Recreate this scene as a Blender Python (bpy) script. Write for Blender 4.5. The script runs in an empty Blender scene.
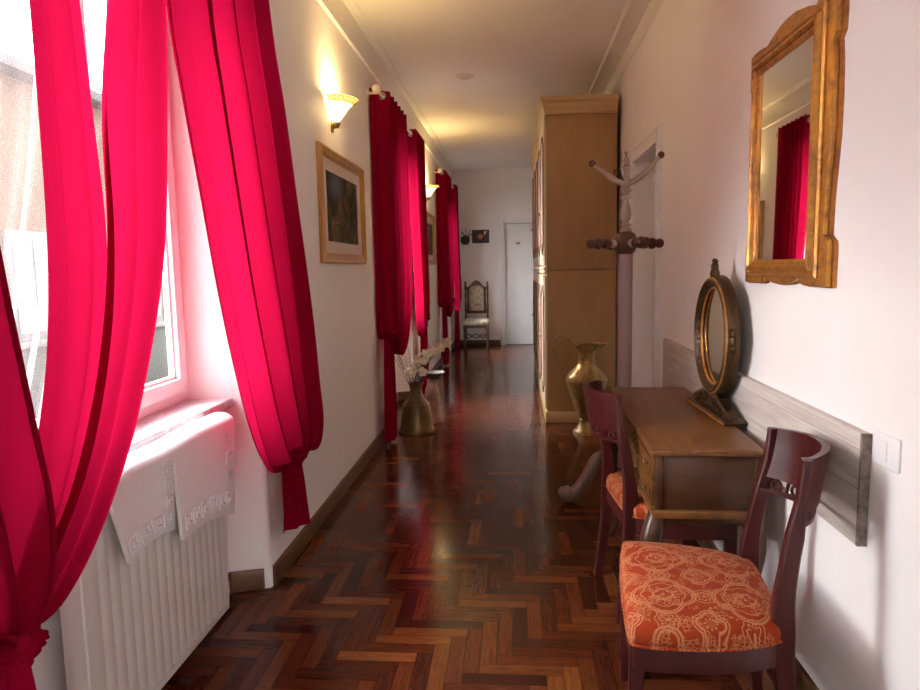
import bpy, bmesh, math, random
from mathutils import Vector, Matrix
random.seed(7)
PI = math.pi
sc = bpy.context.scene
COL = sc.collection

# ------------------------------------------------------------------ helpers
class MB:
    """collects shapes in one bmesh, then links them as one mesh object"""
    def __init__(s): s.bm = bmesh.new(); s.mi = 0
    def _fin(s, faces):
        for f in faces: f.material_index = s.mi
    def box(s, x0, x1, y0, y1, z0, z1, bev=0.0, seg=2, mat=None):
        b = bmesh.new()
        bmesh.ops.create_cube(b, size=1)
        for v in b.verts:
            v.co = Vector(((x0+x1)/2+v.co.x*(x1-x0), (y0+y1)/2+v.co.y*(y1-y0), (z0+z1)/2+v.co.z*(z1-z0)))
        if bev > 0:
            bmesh.ops.bevel(b, geom=b.edges[:], offset=bev, segments=seg, affect='EDGES', profile=0.5)
        s.merge(b, mat); return s
    def merge(s, b, mat=None):
        vm = {}
        for v in b.verts:
            vm[v] = s.bm.verts.new(mat @ v.co if mat else v.co)
        for f in b.faces:
            try: n = s.bm.faces.new([vm[v] for v in f.verts]); n.material_index = s.mi
            except ValueError: pass
        b.free()
    def prism(s, poly, axis, a, b, bev=0.0, mat=None):
        """poly: 2-D outline; axis: the extrusion axis; other two axes in xyz order"""
        t = bmesh.new()
        def P(p, h):
            if axis == 'x': return (h, p[0], p[1])
            if axis == 'y': return (p[0], h, p[1])
            return (p[0], p[1], h)
        A = [t.verts.new(P(p, a)) for p in poly]; B = [t.verts.new(P(p, b)) for p in poly]
        n = len(poly)
        fa = t.faces.new(A); fb = t.faces.new(B[::-1])
        for i in range(n):
            j = (i+1) % n; t.faces.new((A[j], A[i], B[i], B[j]))
        bmesh.ops.recalc_face_normals(t, faces=t.faces[:])
        if bev > 0:
            bmesh.ops.bevel(t, geom=[e for f in (fa, fb) if f.is_valid for e in f.edges], offset=bev, segments=2, affect='EDGES', profile=0.5)
        s.merge(t, mat); return s
    def ringprism(s, outer, inner, axis, a, b, prof=None):
        """frame between two outlines with equal point count. prof: list of (k, h): k 0=outer 1=inner, h depth"""
        def P(p, h):
            if axis == 'x': return (h, p[0], p[1])
            if axis == 'y': return (p[0], h, p[1])
            return (p[0], p[1], h)
        if prof is None: prof = [(0, a), (0, b), (1, b), (1, a)]
        n = len(outer); rows = []
        for k, h in prof:
            rows.append([s.bm.verts.new(P((o[0]+(i[0]-o[0])*k, o[1]+(i[1]-o[1])*k), h)) for o, i in zip(outer, inner)])
        fs = []
        m = len(rows)
        for r in range(m):
            R0, R1 = rows[r], rows[(r+1) % m]
            for i in range(n):
                j = (i+1) % n
                f = s.bm.faces.new((R0[i], R0[j], R1[j], R1[i])); f.material_index = s.mi; fs.append(f)
        bmesh.ops.recalc_face_normals(s.bm, faces=fs); return s
    def tube(s, pts, r, seg=10, cap=True, squash=None):
        pts = [Vector(p) for p in pts]; n = len(pts)
        rs = r if isinstance(r, (list, tuple)) else [r]*n
        rows = []; up = None
        for i, p in enumerate(pts):
            d = (pts[min(i+1, n-1)]-pts[max(i-1, 0)]).normalized()
            if up is None:
                up = Vector((0, 0, 1)) if abs(d.z) < .9 else Vector((0, 1, 0))
            x = d.cross(up)
            x = x.normalized() if x.length > 1e-6 else d.orthogonal().normalized()
            y = x.cross(d).normalized(); up = y
            row = []
            for k in range(seg):
                a = 2*PI*k/seg; ca, sa = math.cos(a), math.sin(a)
                if squash: ca *= squash[0]; sa *= squash[1]
                row.append(s.bm.verts.new(p+(x*ca+y*sa)*rs[i]))
            rows.append(row)
        fs = []
        for i in range(n-1):
            for k in range(seg):
                j = (k+1) % seg
                fs.append(s.bm.faces.new((rows[i][k], rows[i][j], rows[i+1][j], rows[i+1][k])))
        if cap:
            fs.append(s.bm.faces.new(rows[0][::-1])); fs.append(s.bm.faces.new(rows[-1]))
        s._fin(fs); bmesh.ops.recalc_face_normals(s.bm, faces=fs); return s
    def lathe(s, prof, c=(0, 0, 0), seg=32, mat=None, a0=0, a1=2*PI):
        """prof: list of (r, z)"""
        t = bmesh.new(); rows = []
        full = abs(a1-a0-2*PI) < 1e-6
        cnt = seg if full else seg+1
        for r, z in prof:
            rows.append([t.verts.new((c[0]+max(r, 1e-4)*math.cos(a0+(a1-a0)*k/seg), c[1]+max(r, 1e-4)*math.sin(a0+(a1-a0)*k/seg), c[2]+z)) for k in range(cnt)])
        for i in range(len(rows)-1):
            for k in range(cnt if full else cnt-1):
                j = (k+1) % cnt
                t.faces.new((rows[i][k], rows[i][j], rows[i+1][j], rows[i+1][k]))
        bmesh.ops.remove_doubles(t, verts=t.verts[:], dist=1.5e-4*2)
        s.merge(t, mat); return s
    def ball(s, c, r, sc3=(1, 1, 1), u=16, v=10):
        t = bmesh.new(); bmesh.ops.create_uvsphere(t, u_segments=u, v_segments=v, radius=r)
        for q in t.verts: q.co = Vector((c[0]+q.co.x*sc3[0], c[1]+q.co.y*sc3[1], c[2]+q.co.z*sc3[2]))
        s.merge(t); return s
    def torus(s, c, R, r, axis='z', u=20, v=8, sx=1, sy=1):
        vs = []
        for i in range(u):
            row = []
            for k in range(v):
                a = 2*PI*i/u; b = 2*PI*k/v
                p = ((R+r*math.cos(b))*math.cos(a)*sx, (R+r*math.cos(b))*math.sin(a)*sy, r*math.sin(b))
                if axis == 'y': p = (p[0], p[2], p[1])
                if axis == 'x': p = (p[2], p[0], p[1])
                row.append(s.bm.verts.new((c[0]+p[0], c[1]+p[1], c[2]+p[2])))
            vs.append(row)
        fs = []
        for i in range(u):
            for k in range(v):
                fs.append(s.bm.faces.new((vs[i][k], vs[(i+1) % u][k], vs[(i+1) % u][(k+1) % v], vs[i][(k+1) % v])))
        s._fin(fs); bmesh.ops.recalc_face_normals(s.bm, faces=fs); return s
    def grid(s, fn, nu, nv):
        g = [[s.bm.verts.new(fn(i/nu, j/nv)) for i in range(nu+1)] for j in range(nv+1)]
        fs = []
        for j in range(nv):
            for i in range(nu):
                fs.append(s.bm.faces.new((g[j][i], g[j][i+1], g[j+1][i+1], g[j+1][i])))
        s._fin(fs); return s
    def build(s, name, mat, parent=None, ang=35, label=None):
        me = bpy.data.meshes.new(name); s.bm.normal_update(); s.bm.to_mesh(me); s.bm.free()
        for m in (mat if isinstance(mat, (list, tuple)) else [mat]): me.materials.append(m)
        me.polygons.foreach_set('use_smooth', [True]*len(me.polygons))
        me.set_sharp_from_angle(angle=math.radians(ang))
        o = bpy.data.objects.new(name, me); COL.objects.link(o)
        if parent: o.parent = parent
        if label: o['label'] = label
        return o

def thing(name, label, cat, loc=(0, 0, 0), rz=0, group=None):
    o = bpy.data.objects.new(name, None); COL.objects.link(o)
    o.empty_display_size = .1; o.location = loc; o.rotation_euler = (0, 0, rz)
    return tag(o, label, cat, group)
def tag(o, label, cat, group=None):
    o['label'] = label; o['category'] = cat
    if group: o['group'] = group
    return o
def struct(o): o['kind'] = 'structure'; return o
def kids(o): return [c for c in bpy.data.objects if c.parent == o]
def dup(root, loc, rz, label, group=None):
    r = root.copy(); COL.objects.link(r); r.location = loc; r.rotation_euler = (0, 0, rz); r['label'] = label
    if group: r['group'] = group
    for ch in kids(root):
        c = ch.copy(); COL.objects.link(c); c.parent = r
        for g in kids(ch):
            d = g.copy(); COL.objects.link(d); d.parent = c
    return r
def catmull(pts, t):
    n = len(pts)-1; x = min(max(t, 0), 1)*n; i = min(int(x), n-1); f = x-i
    p0, p1, p2, p3 = pts[max(i-1, 0)], pts[i], pts[i+1], pts[min(i+2, n)]
    return tuple(.5*((2*b)+(-a+c)*f+(2*a-5*b+4*c-d)*f*f+(-a+3*b-3*c+d)*f**3) for a, b, c, d in zip(p0, p1, p2, p3))
def smoothpath(pts, n): return [catmull(pts, i/n) for i in range(n+1)]

# ------------------------------------------------------------------ materials
class NT:
    def __init__(s, name):
        s.m = bpy.data.materials.new(name); s.m.use_nodes = True
        s.t = s.m.node_tree; s.n = s.t.nodes; s.l = s.t.links
        s.p = s.n['Principled BSDF']; s.out = s.n['Material Output']
    def set(s, inp, v):
        if hasattr(v, 'is_linked') or isinstance(v, bpy.types.NodeSocket): s.l.new(v, inp)
        else: inp.default_value = v
    def P(s, **k):
        names = dict(color='Base Color', rough='Roughness', metal='Metallic', spec='Specular IOR Level', coat='Coat Weight', coatr='Coat Roughness', normal='Normal', ecol='Emission Color', estr='Emission Strength', sheen='Sheen Weight', trans='Transmission Weight')
        for a, v in k.items():
            if a in ('color', 'ecol') and isinstance(v, tuple) and len(v) == 3: v = v+(1,)
            s.set(s.p.inputs[names[a]], v)
        return s
    def m_(s, op, a, b=None, c=None):
        n = s.n.new('ShaderNodeMath'); n.operation = op
        for i, v in enumerate((a, b, c)):
            if v is not None: s.set(n.inputs[i], v)
        return n.outputs[0]
    def co(s, kind='Object', scale=(1, 1, 1), rot=(0, 0, 0), loc=(0, 0, 0)):
        c = s.n.new('ShaderNodeTexCoord'); mp = s.n.new('ShaderNodeMapping')
        mp.inputs['Scale'].default_value = scale; mp.inputs['Rotation'].default_value = rot; mp.inputs['Location'].default_value = loc
        s.l.new(c.outputs[kind], mp.inputs['Vector']); return mp.outputs[0]
    def noise(s, vec, scale=5, detail=4, rough=.5, dist=0, out=0):
        n = s.n.new('ShaderNodeTexNoise'); s.l.new(vec, n.inputs['Vector'])
        n.inputs['Scale'].default_value = scale; n.inputs['Detail'].default_value = detail
        n.inputs['Roughness'].default_value = rough; n.inputs['Distortion'].default_value = dist
        return n.outputs[out]
    def ramp(s, f, stops):
        n = s.n.new('ShaderNodeValToRGB'); s.set(n.inputs[0], f); cr = n.color_ramp
        while len(cr.elements) < len(stops): cr.elements.new(.5)
        for e, (p, c) in zip(cr.elements, stops): e.position = p; e.color = c+(1,) if len(c) == 3 else c
        return n.outputs[0]
    def mix(s, f, a, b, blend='MIX'):
        n = s.n.new('ShaderNodeMix'); n.data_type = 'RGBA'; n.blend_type = blend
        s.set(n.inputs[0], f)
        for i, v in ((6, a), (7, b)):
            if isinstance(v, tuple) and len(v) == 3: v = v+(1,)
            s.set(n.inputs[i], v)
        return n.outputs[2]
    def bump(s, h, strength=.2, dist=.01):
        n = s.n.new('ShaderNodeBump'); n.inputs['Strength'].default_value = strength; n.inputs['Distance'].default_value = dist
        s.set(n.inputs['Height'], h); s.l.new(n.outputs[0], s.p.inputs['Normal']); return n.outputs[0]
    def sep(s, v):
        n = s.n.new('ShaderNodeSeparateXYZ'); s.l.new(v, n.inputs[0]); return n.outputs
    def comb(s, x, y, z=0.0):
        n = s.n.new('ShaderNodeCombineXYZ')
        for i, v in enumerate((x, y, z)): s.set(n.inputs[i], v)
        return n.outputs[0]

def plain(name, col, rough=.5, metal=0, var=.06, sc_=12, spec=.5, coat=0):
    a = NT(name); v = a.co()
    f = a.noise(v, sc_, 5, .6)
    c0 = tuple(x*(1-var) for x in col); c1 = tuple(min(1, x*(1+var)) for x in col)
    a.P(color=a.ramp(f, [(.3, c0), (.7, c1)]), rough=rough, metal=metal, spec=spec, coat=coat)
    return a.m
def wood(name, dark, light, axis=0, sc_=14, rough=.35, coat=.3, stretch=.08, dist=.6, spec=.5):
    a = NT(name); s3 = [1, 1, 1]; s3[axis] = stretch
    v = a.co(scale=tuple(s3))
    f = a.noise(v, sc_, 8, .6, dist); g = a.noise(v, sc_*6, 4, .6, .2)
    h = a.m_('ADD', a.m_('MULTIPLY', f, .7), a.m_('MULTIPLY', g, .3))
    a.P(color=a.ramp(h, [(.35, dark), (.65, light)]), rough=rough, coat=coat, coatr=.2, spec=spec)
    a.bump(g, .06, .002)
    return a.m
def wallpaint(name, col):
    a = NT(name); v = a.co()
    f = a.noise(v, 1.6, 4, .5); g = a.noise(v, 60, 6, .7)
    a.P(color=a.ramp(f, [(.3, tuple(x*.965 for x in col)), (.7, col)]), rough=.62, spec=.3)
    a.bump(g, .10, .004); return a.m

WALL = wallpaint('wall_paint', (.87, .84, .82))
CEIL = wallpaint('ceiling_paint', (.87, .84, .80))
WHITEWOOD = plain('white_lacquer', (.80, .78, .76), .32, 0, .02)
DOORW = plain('door_paint', (.78, .77, .77), .38, 0, .02)
PVC = plain('window_white', (.84, .83, .83), .3, 0, .01)

def mat_floor():
    a = NT('herringbone_parquet'); W = .058; n = 5
    c = a.sep(a.co(scale=(1/W, 1/W, 1), loc=(.35, .2, 0)))
    x, y = c[0], c[1]
    i = a.m_('FLOOR', x); j = a.m_('FLOOR', y)
    k = a.m_('FLOORED_MODULO', a.m_('SUBTRACT', i, j), 2.0*n)
    isv = a.m_('GREATER_THAN', k, n-.5)
    fx = a.m_('SUBTRACT', x, i); fy = a.m_('SUBTRACT', y, j)
    # along / across coordinates within a plank
    hu = a.m_('ADD', k, fx)
    kv = a.m_('SUBTRACT', 2*n-1.0, k); vu = a.m_('ADD', kv, fy)
    def sel(h, v): return a.m_('ADD', a.m_('MULTIPLY', h, a.m_('SUBTRACT', 1.0, isv)), a.m_('MULTIPLY', v, isv))
    u = sel(hu, vu); w = sel(fy, fx)
    idx = sel(a.m_('SUBTRACT', i, k), i); idy = sel(j, a.m_('SUBTRACT', j, kv))
    wn = a.n.new('ShaderNodeTexWhiteNoise'); wn.noise_dimensions = '3D'
    a.l.new(a.comb(idx, idy, isv), wn.inputs['Vector']); rnd = wn.outputs['Value']
    r2 = a.sep(wn.outputs['Color'])
    gv = a.comb(a.m_('ADD', a.m_('MULTIPLY', u, .22), a.m_('MULTIPLY', rnd, 37.0)), a.m_('ADD', a.m_('MULTIPLY', w, 2.6), a.m_('MULTIPLY', r2[1], 19.0)), 0.0)
    g = a.noise(gv, 1.6, 7, .62, .9); g2 = a.noise(gv, 7, 3, .6, .3)
    base = a.ramp(rnd, [(0, (.034, .0075, .004)), (.3, (.070, .015, .006)), (.62, (.095, .023, .008)), (.86, (.130, .035, .010)), (1, (.185, .057, .015))])
    gr = a.m_('MAXIMUM', .30, a.m_('ADD', -.45, a.m_('MULTIPLY', a.m_('ADD', a.m_('MULTIPLY', g, .62), a.m_('MULTIPLY', g2, .38)), 2.8)))
    # joints
    e1 = a.m_('MINIMUM', w, a.m_('SUBTRACT', 1.0, w)); e2 = a.m_('MINIMUM', u, a.m_('SUBTRACT', float(n), u))
    e = a.m_('MINIMUM', e1, e2)
    jn = a.n.new('ShaderNodeMapRange'); a.l.new(e, jn.inputs[0]); jn.inputs[1].default_value = .0; jn.inputs[2].default_value = .045; jn.inputs[3].default_value = .35; jn.inputs[4].default_value = 1
    val = a.m_('MULTIPLY', gr, jn.outputs[0])
    col = a.mix(1.0, base, a.comb(val, val, val), 'MULTIPLY')
    ro = a.noise(a.co(), 9, 5, .6)
    a.P(color=col, rough=a.m_('ADD', .10, a.m_('MULTIPLY', ro, .13)), spec=.26, coat=.06, coatr=.1)
    return a.m
FLOOR = mat_floor()
BASEB = wood('baseboard_wood', (.10, .046, .020), (.17, .085, .038), 1, 10, .4, .1)

def mat_curtain(name, dif, tr, mixf=.5):
    a = NT(name); a.n.remove(a.p)
    v = a.co(); f = a.noise(v, 3, 3, .5); w1 = a.noise(a.co(scale=(1, 1, .3)), 240, 2, .6)
    D = a.n.new('ShaderNodeBsdfDiffuse'); T = a.n.new('ShaderNodeBsdfTranslucent'); G = a.n.new('ShaderNodeBsdfSheen')
    a.l.new(a.ramp(f, [(.3, tuple(x*.9 for x in dif)), (.7, dif)]), D.inputs[0]); T.inputs[0].default_value = tr+(1,)
    bp = a.n.new('ShaderNodeBump'); bp.inputs['Strength'].default_value = .25; bp.inputs['Distance'].default_value = .002
    a.l.new(w1, bp.inputs['Height']); a.l.new(bp.outputs[0], D.inputs['Normal'])
    mx = a.n.new('ShaderNodeMixShader'); mx.inputs[0].default_value = mixf
    a.l.new(D.outputs[0], mx.inputs[1]); a.l.new(T.outputs[0], mx.inputs[2]); a.l.new(mx.outputs[0], a.out.inputs[0])
    return a.m
RED = mat_curtain('crimson_curtain', (.40, .004, .034), (.20, .002, .019), .5)
def mat_sheer():
    a = NT('white_sheer'); a.n.remove(a.p)
    w = a.noise(a.co(scale=(1, 1, .35)), 150, 3, .7)
    T = a.n.new('ShaderNodeBsdfTransparent'); D = a.n.new('ShaderNodeBsdfDiffuse'); L = a.n.new('ShaderNodeBsdfTranslucent')
    D.inputs[0].default_value = (.82, .80, .78, 1); L.inputs[0].default_value = (.50, .48, .46, 1)
    m1 = a.n.new('ShaderNodeMixShader'); m1.inputs[0].default_value = .5
    a.l.new(D.outputs[0], m1.inputs[1]); a.l.new(L.outputs[0], m1.inputs[2])
    m2 = a.n.new('ShaderNodeMixShader'); a.l.new(a.m_('ADD', .03, a.m_('MULTIPLY', w, .19)), m2.inputs[0])
    a.l.new(T.outputs[0], m2.inputs[1]); a.l.new(m1.outputs[0], m2.inputs[2]); a.l.new(m2.outputs[0], a.out.inputs[0])
    return a.m
SHEER = mat_sheer()
def mat_glass():
    a = NT('clear_glass'); a.n.remove(a.p)
    T = a.n.new('ShaderNodeBsdfTransparent'); G = a.n.new('ShaderNodeBsdfGlossy'); G.inputs['Roughness'].default_value = .01
    F = a.n.new('ShaderNodeLayerWeight'); F.inputs[0].default_value = .5
    fac = a.m_('ADD', .03, a.m_('MULTIPLY', a.m_('POWER', F.outputs['Facing'], 5.0), .7))
    T.inputs[0].default_value = (.96, .98, .97, 1)
    m = a.n.new('ShaderNodeMixShader'); a.l.new(fac, m.inputs[0]); a.l.new(T.outputs[0], m.inputs[1]); a.l.new(G.outputs[0], m.inputs[2])
    a.l.new(m.outputs[0], a.out.inputs[0]); return a.m
GLASS = mat_glass()
def mat_mirror():
    a = NT('mirror_silver'); f = a.noise(a.co(), 40, 3, .5)
    a.P(color=(.80, .79, .76), metal=1.0, rough=a.m_('MULTIPLY', f, .03)); return a.m
MIRROR = mat_mirror()

def mat_damask():
    a = NT('terracotta_damask')
    c = a.sep(a.co(scale=(1/.215, 1/.235, 1), loc=(.02, .05, 0)))
    x, y = c[0], c[1]
    def motif(ox, oy):
        px = a.m_('SUBTRACT', a.m_('FLOORED_MODULO', a.m_('ADD', x, ox), 1.0), .5)
        py = a.m_('SUBTRACT', a.m_('FLOORED_MODULO', a.m_('ADD', y, oy), 1.0), .5)
        r = a.m_('SQRT', a.m_('ADD', a.m_('MULTIPLY', px, px), a.m_('MULTIPLY', py, py)))
        th = a.m_('ARCTAN2', py, px)
        c4 = a.m_('ABSOLUTE', a.m_('COSINE', a.m_('MULTIPLY', th, 2.0)))
        c8 = a.m_('ABSOLUTE', a.m_('COSINE', a.m_('MULTIPLY', th, 4.0)))
        return r, c4, c8, th
    def line(d, w):
        n = a.n.new('ShaderNodeMapRange'); a.l.new(a.m_('ABSOLUTE', d), n.inputs[0])
        n.inputs[1].default_value = w*.5; n.inputs[2].default_value = w*1.4; n.inputs[3].default_value = 1; n.inputs[4].default_value = 0
        return n.outputs[0]
    acc = None
    def add(v):
        nonlocal acc
        acc = v if acc is None else a.m_('MAXIMUM', acc, v)
    for ox, oy, big in ((0, 0, 1), (.5, .5, 0)):
        r, c4, c8, th = motif(ox, oy)
        if big:
            R = a.m_('ADD', .315, a.m_('MULTIPLY', c4, .085))
            add(line(a.m_('SUBTRACT', r, R), .012)); add(line(a.m_('SUBTRACT', r, a.m_('SUBTRACT', R, .035)), .009))
            add(line(a.m_('SUBTRACT', r, a.m_('ADD', .17, a.m_('MULTIPLY', c8, -.06))), .010))
            add(line(a.m_('SUBTRACT', r, a.m_('ADD', .075, a.m_('MULTIPLY', c4, .05))), .011))
            add(a.m_('LESS_THAN', r, .022))
        else:
            add(line(a.m_('SUBTRACT', r, a.m_('ADD', .12, a.m_('MULTIPLY', c4, .05))), .012))
            add(line(a.m_('SUBTRACT', r, a.m_('ADD', .165, a.m_('MULTIPLY', c4, .045))), .008))
            add(line(a.m_('SUBTRACT', r, a.m_('MULTIPLY', c8, .075)), .012))
    for ox, oy in ((.5, 0), (0, .5)):
        r, c4, c8, th = motif(ox, oy)
        add(line(a.m_('SUBTRACT', r, a.m_('ADD', .05, a.m_('MULTIPLY', c8, .045))), .010))
        add(a.m_('LESS_THAN', r, .018))
        add(line(a.m_('SUBTRACT', r, a.m_('ADD', .128, a.m_('MULTIPLY', c8, .02))), .007))
    r, c4, c8, th = motif(0, 0)
    add(line(a.m_('SUBTRACT', r, a.m_('ADD', .245, a.m_('MULTIPLY', c8, .030))), .007))
    v = a.n.new('ShaderNodeTexVoronoi'); v.feature = 'DISTANCE_TO_EDGE'; v.inputs['Scale'].default_value = 95
    a.l.new(a.co(), v.inputs['Vector'])
    spots = a.m_('MULTIPLY', a.m_('LESS_THAN', v.outputs[0], .09), a.m_('GREATER_THAN', a.noise(a.co(), 22, 3, .5), .50))
    add(a.m_('MULTIPLY', spots, .75))
    wv = a.noise(a.co(), 350, 2, .6)
    f = a.m_('MULTIPLY', acc, a.m_('ADD', .45, a.m_('MULTIPLY', wv, .7)))
    ground = a.ramp(a.noise(a.co(), 8, 3, .5), [(.3, (.25, .027, .005)), (.7, (.31, .036, .007))])
    a.P(color=a.mix(f, ground, (.50, .22, .095)), rough=.78, sheen=.03, spec=.15)
    a.bump(a.m_('ADD', a.m_('MULTIPLY', wv, .4), acc), .12, .002)
    return a.m
DAMASK = mat_damask()
MAHOG = wood('mahogany_lacquer', (.036, .004, .004), (.066, .008, .007), 2, 9, .36, .12, spec=.35)
WALNUT = wood('walnut_veneer', (.085, .028, .008), (.20, .080, .020), 1, 7, .36, .08, .18, 1.4, .35)
WALNUTD = wood('dark_walnut', (.036, .012, .005), (.085, .032, .011), 0, 9, .36, .1, .15, .9, .35)
GILT = None
def mat_gilt(name, hi, lo, sc_=30):
    a = NT(name); v = a.co(scale=(1, 1, 1))
    f = a.noise(v, sc_, 6, .65, .8); g = a.noise(v, 5, 3, .6)
    h = a.m_('ADD', a.m_('MULTIPLY', f, .65), a.m_('MULTIPLY', g, .35))
    a.P(color=a.ramp(h, [(.36, lo), (.56, hi)]), metal=a.ramp(h, [(.38, (.1, .1, .1)), (.55, (.75, .75, .75))]), rough=.38)
    a.bump(f, .25, .003); return a.m
GILT = mat_gilt('worn_gilt', (.56, .26, .05), (.22, .08, .016), 24)
GILTRED = mat_gilt('gilt_over_red_bole', (.50, .20, .04), (.17, .04, .010), 18)
GILTD = mat_gilt('dark_bronze_gilt', (.10, .055, .020), (.022, .012, .007), 45)
BRASS = mat_gilt('aged_brass', (.42, .27, .085), (.16, .095, .03), 14)
VASEM = mat_gilt('tarnished_brass', (.20, .12, .05), (.085, .05, .024), 12)

# ------------------------------------------------------------------ dimensions
XL, XR, ZC, YB, YN = -1.09, .92, 3.12, 12.15, -6.2
WC = [2.0, 6.3, 10.6, -2.0, -4.4]      # window centres; last two are unseen, added behind the camera for daylight
HF, HB, ZT, XW = .78, .71, 2.62, -1.36   # niche half width front/back, head height, window plane

# ------------------------------------------------------------------ setting
b = MB(); b.box(-1.7, 1.3, YN-.2, YB+.2, -.12, 0); struct(b.build('floor', FLOOR))
b = MB(); b.box(-1.7, 1.3, YN-.2, YB+.2, ZC, ZC+.15); struct(b.build('ceiling', CEIL))
# left wall with window niches
b = MB(); cs = sorted(WC); y = YN-.2
def arc(cx, cy, r, a0, a1, n=6): return [(cx+r*math.cos(a0+(a1-a0)*i/n), cy+r*math.sin(a0+(a1-a0)*i/n)) for i in range(n+1)]
edges = []
for c in cs: edges.append((y, c)); y = c
R = .022
prev = None
segs = []
for k in range(len(cs)+1):
    lo = YN-.2 if k == 0 else cs[k-1]; hi = YB+.2 if k == len(cs) else cs[k]
    poly = []
    if k == 0: poly += [(-1.43, lo), (XL, lo)]
    else: poly += [(-1.43, lo+HB), (XW, lo+HB)]+[(p[0], p[1]) for p in arc(XL-R, lo+HF+R, R, -PI/2, 0)]
    if k == len(cs): poly += [(XL, hi), (-1.43, hi)]
    else: poly += [(p[0], p[1]) for p in arc(XL-R, hi-HF-R, R, 0, PI/2)]+[(XW, hi-HB), (-1.43, hi-HB)]
    b.prism(poly, 'z', 0, ZC)
for c in cs:
    b.box(-1.43, XL, c-HF-.02, c+HF+.02, ZT, ZC)
    b.box(-1.43, -1.26, c-HF+.005, c+HF-.005, 0, .83)
b.bm.normal_update()
for f in b.bm.faces:
    if f.normal.x < -.9 and f.calc_center_median().x < -1.4: f.material_index = 1      # unseen street side, made dark to cut sun bounce onto the facade
struct(b.build('wall_left', [WALL, plain('street_bounce_cut', (.05, .04, .03), .9, 0, .2, 2)], ang=30))
# right wall with door opening
DY0, DY1, DZ = 4.46, 5.34, 2.17
b = MB(); b.box(XR, 1.3, YN-.2, DY0, 0, ZC); b.box(XR, 1.3, DY1, YB+.2, 0, ZC); b.box(XR, 1.3, DY0, DY1, DZ, ZC); b.box(1.22, 1.3, DY0, DY1, 0, DZ)
struct(b.build('wall_right', WALL))
b = MB(); BX0, BX1, BZ = -.185, .62, 2.165
b.box(-1.7, BX0, YB, YB+.2, 0, ZC); b.box(BX1, 1.3, YB, YB+.2, 0, ZC); b.box(BX0, BX1, YB, YB+.2, BZ, ZC); b.box(BX0, BX1, YB+.14, YB+.2, 0, BZ)
struct(b.build('wall_back', WALL))
b = MB(); b.box(-1.7, 1.3, YN-.2, YN, 0, ZC); struct(b.build('wall_near', WALL))
# baseboards
b = MB(); bh, bt = .095, .016
def bb(m, x0, x1, y0, y1): m.box(x0, x1, y0, y1, 0, bh, .005, 2)
for k in range(len(cs)+1):
    lo = YN if k == 0 else cs[k-1]+HF+.025; hi = YB if k == len(cs) else cs[k]-HF-.025
    bb(b, XL-.002, XL+bt, lo, hi)
for c in cs:
    bb(b, -1.262, -1.26+bt, c-.74, c+.74)
    for s in (-1, 1):
        t = bmesh.new(); bmesh.ops.create_cube(t, size=1)
        yy0, yy1 = c+s*(HF-.012), c+s*(HB+.035)
        # skirting follows the splayed reveal
        t.free()
        pl = [(XL-.028, c+s*(HF+.0)), (-1.262, c+s*(HF-.045)), (-1.262, c+s*(HF-.061)), (XL-.028, c+s*(HF-.016))]
        b.prism(pl, 'z', 0, bh, .004)
struct(b.build('baseboard_left', BASEB))
b = MB(); bb(b, XR-bt, XR+.002, YN, DY0-.09); bb(b, XR-bt, XR+.002, DY1+.09, YB); struct(b.build('baseboard_right', BASEB))
b = MB(); bb(b, XL, BX0-.075, YB-bt, YB+.002); bb(b, BX1+.075, XR, YB-bt, YB+.002); struct(b.build('baseboard_back', BASEB))
# crown mouldings (two beads on each side)
def bead(x, z, wall, nm):
    m = MB(); s = 1 if wall == 'l' else -1
    X = XL if wall == 'l' else XR
    m.prism([(X, z-.022), (X+s*.010, z-.020), (X+s*.018, z-.008), (X+s*.014, z+.004), (X+s*.006, z+.012), (X, z+.014)], 'y', YN, YB)
    m.prism([(X, z+.014), (X+s*.004, z+.014), (X+s*.006, ZC), (X, ZC)], 'y', YN, YB)
    m.prism([(x-s*.022, ZC), (x-s*.018, ZC-.008), (x, ZC-.014), (x+s*.010, ZC-.010), (x+s*.016, ZC)], 'y', YN, YB)
    struct(m.build(nm, CEIL, ang=60))
bead(-1.015, 2.93, 'l', 'trim_1'); bead(.775, 3.0, 'r', 'trim_2')

# doors
def door(nm, leaf, casing, parent_handle, plaque=None): pass
b = MB(); b.box(BX0+.01, BX1-.01, YB+.055, YB+.095, .006, BZ-.008, .003)
d1 = struct(b.build('door_1', DOORW))
b = MB(); cw = .07
for (x0, x1, z0, z1) in ((BX0-cw, BX0+.004, 0, BZ+cw), (BX1-.004, BX1+cw, 0, BZ+cw), (BX0+.004, BX1-.004, BZ-.004, BZ+cw)):
    b.box(x0, x1, YB-.022, YB+.03, z0, z1, .006)
b.box(BX0, BX0+.02, YB, YB+.055, 0, BZ); b.box(BX1-.02, BX1, YB, YB+.055, 0, BZ)
b.build('door_casing', DOORW, d1)
GOLDP = plain('gold_plate', (.55, .36, .10), .3, .9, .1)
DARKM = plain('dark_metal', (.03, .028, .027), .4, .7)
STEEL = plain('satin_steel', (.6, .59, .57), .28, 1, .03)
b = MB(); b.prism([(.07+.042*math.cos(t*PI/12), 1.815+.024*math.sin(t*PI/12)) for t in range(24)], 'y', YB+.047, YB+.056, .002); b.build('number_plaque', GOLDP, d1, label='small oval gold plaque')
b = MB(); b.tube([(.56, YB+.055, 1.0), (.56, YB+.01, 1.0), (.45, YB+.01, 1.0)], .009); b.box(.545, .575, YB+.045, YB+.057, .9, 1.09, .003); b.build('door_handle', STEEL, d1)
b = MB(); b.box(1.075, 1.115, DY0+.015, DY1-.015, .006, DZ-.16, .003)
d2 = struct(b.build('door_2', DOORW))
b = MB()
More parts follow.
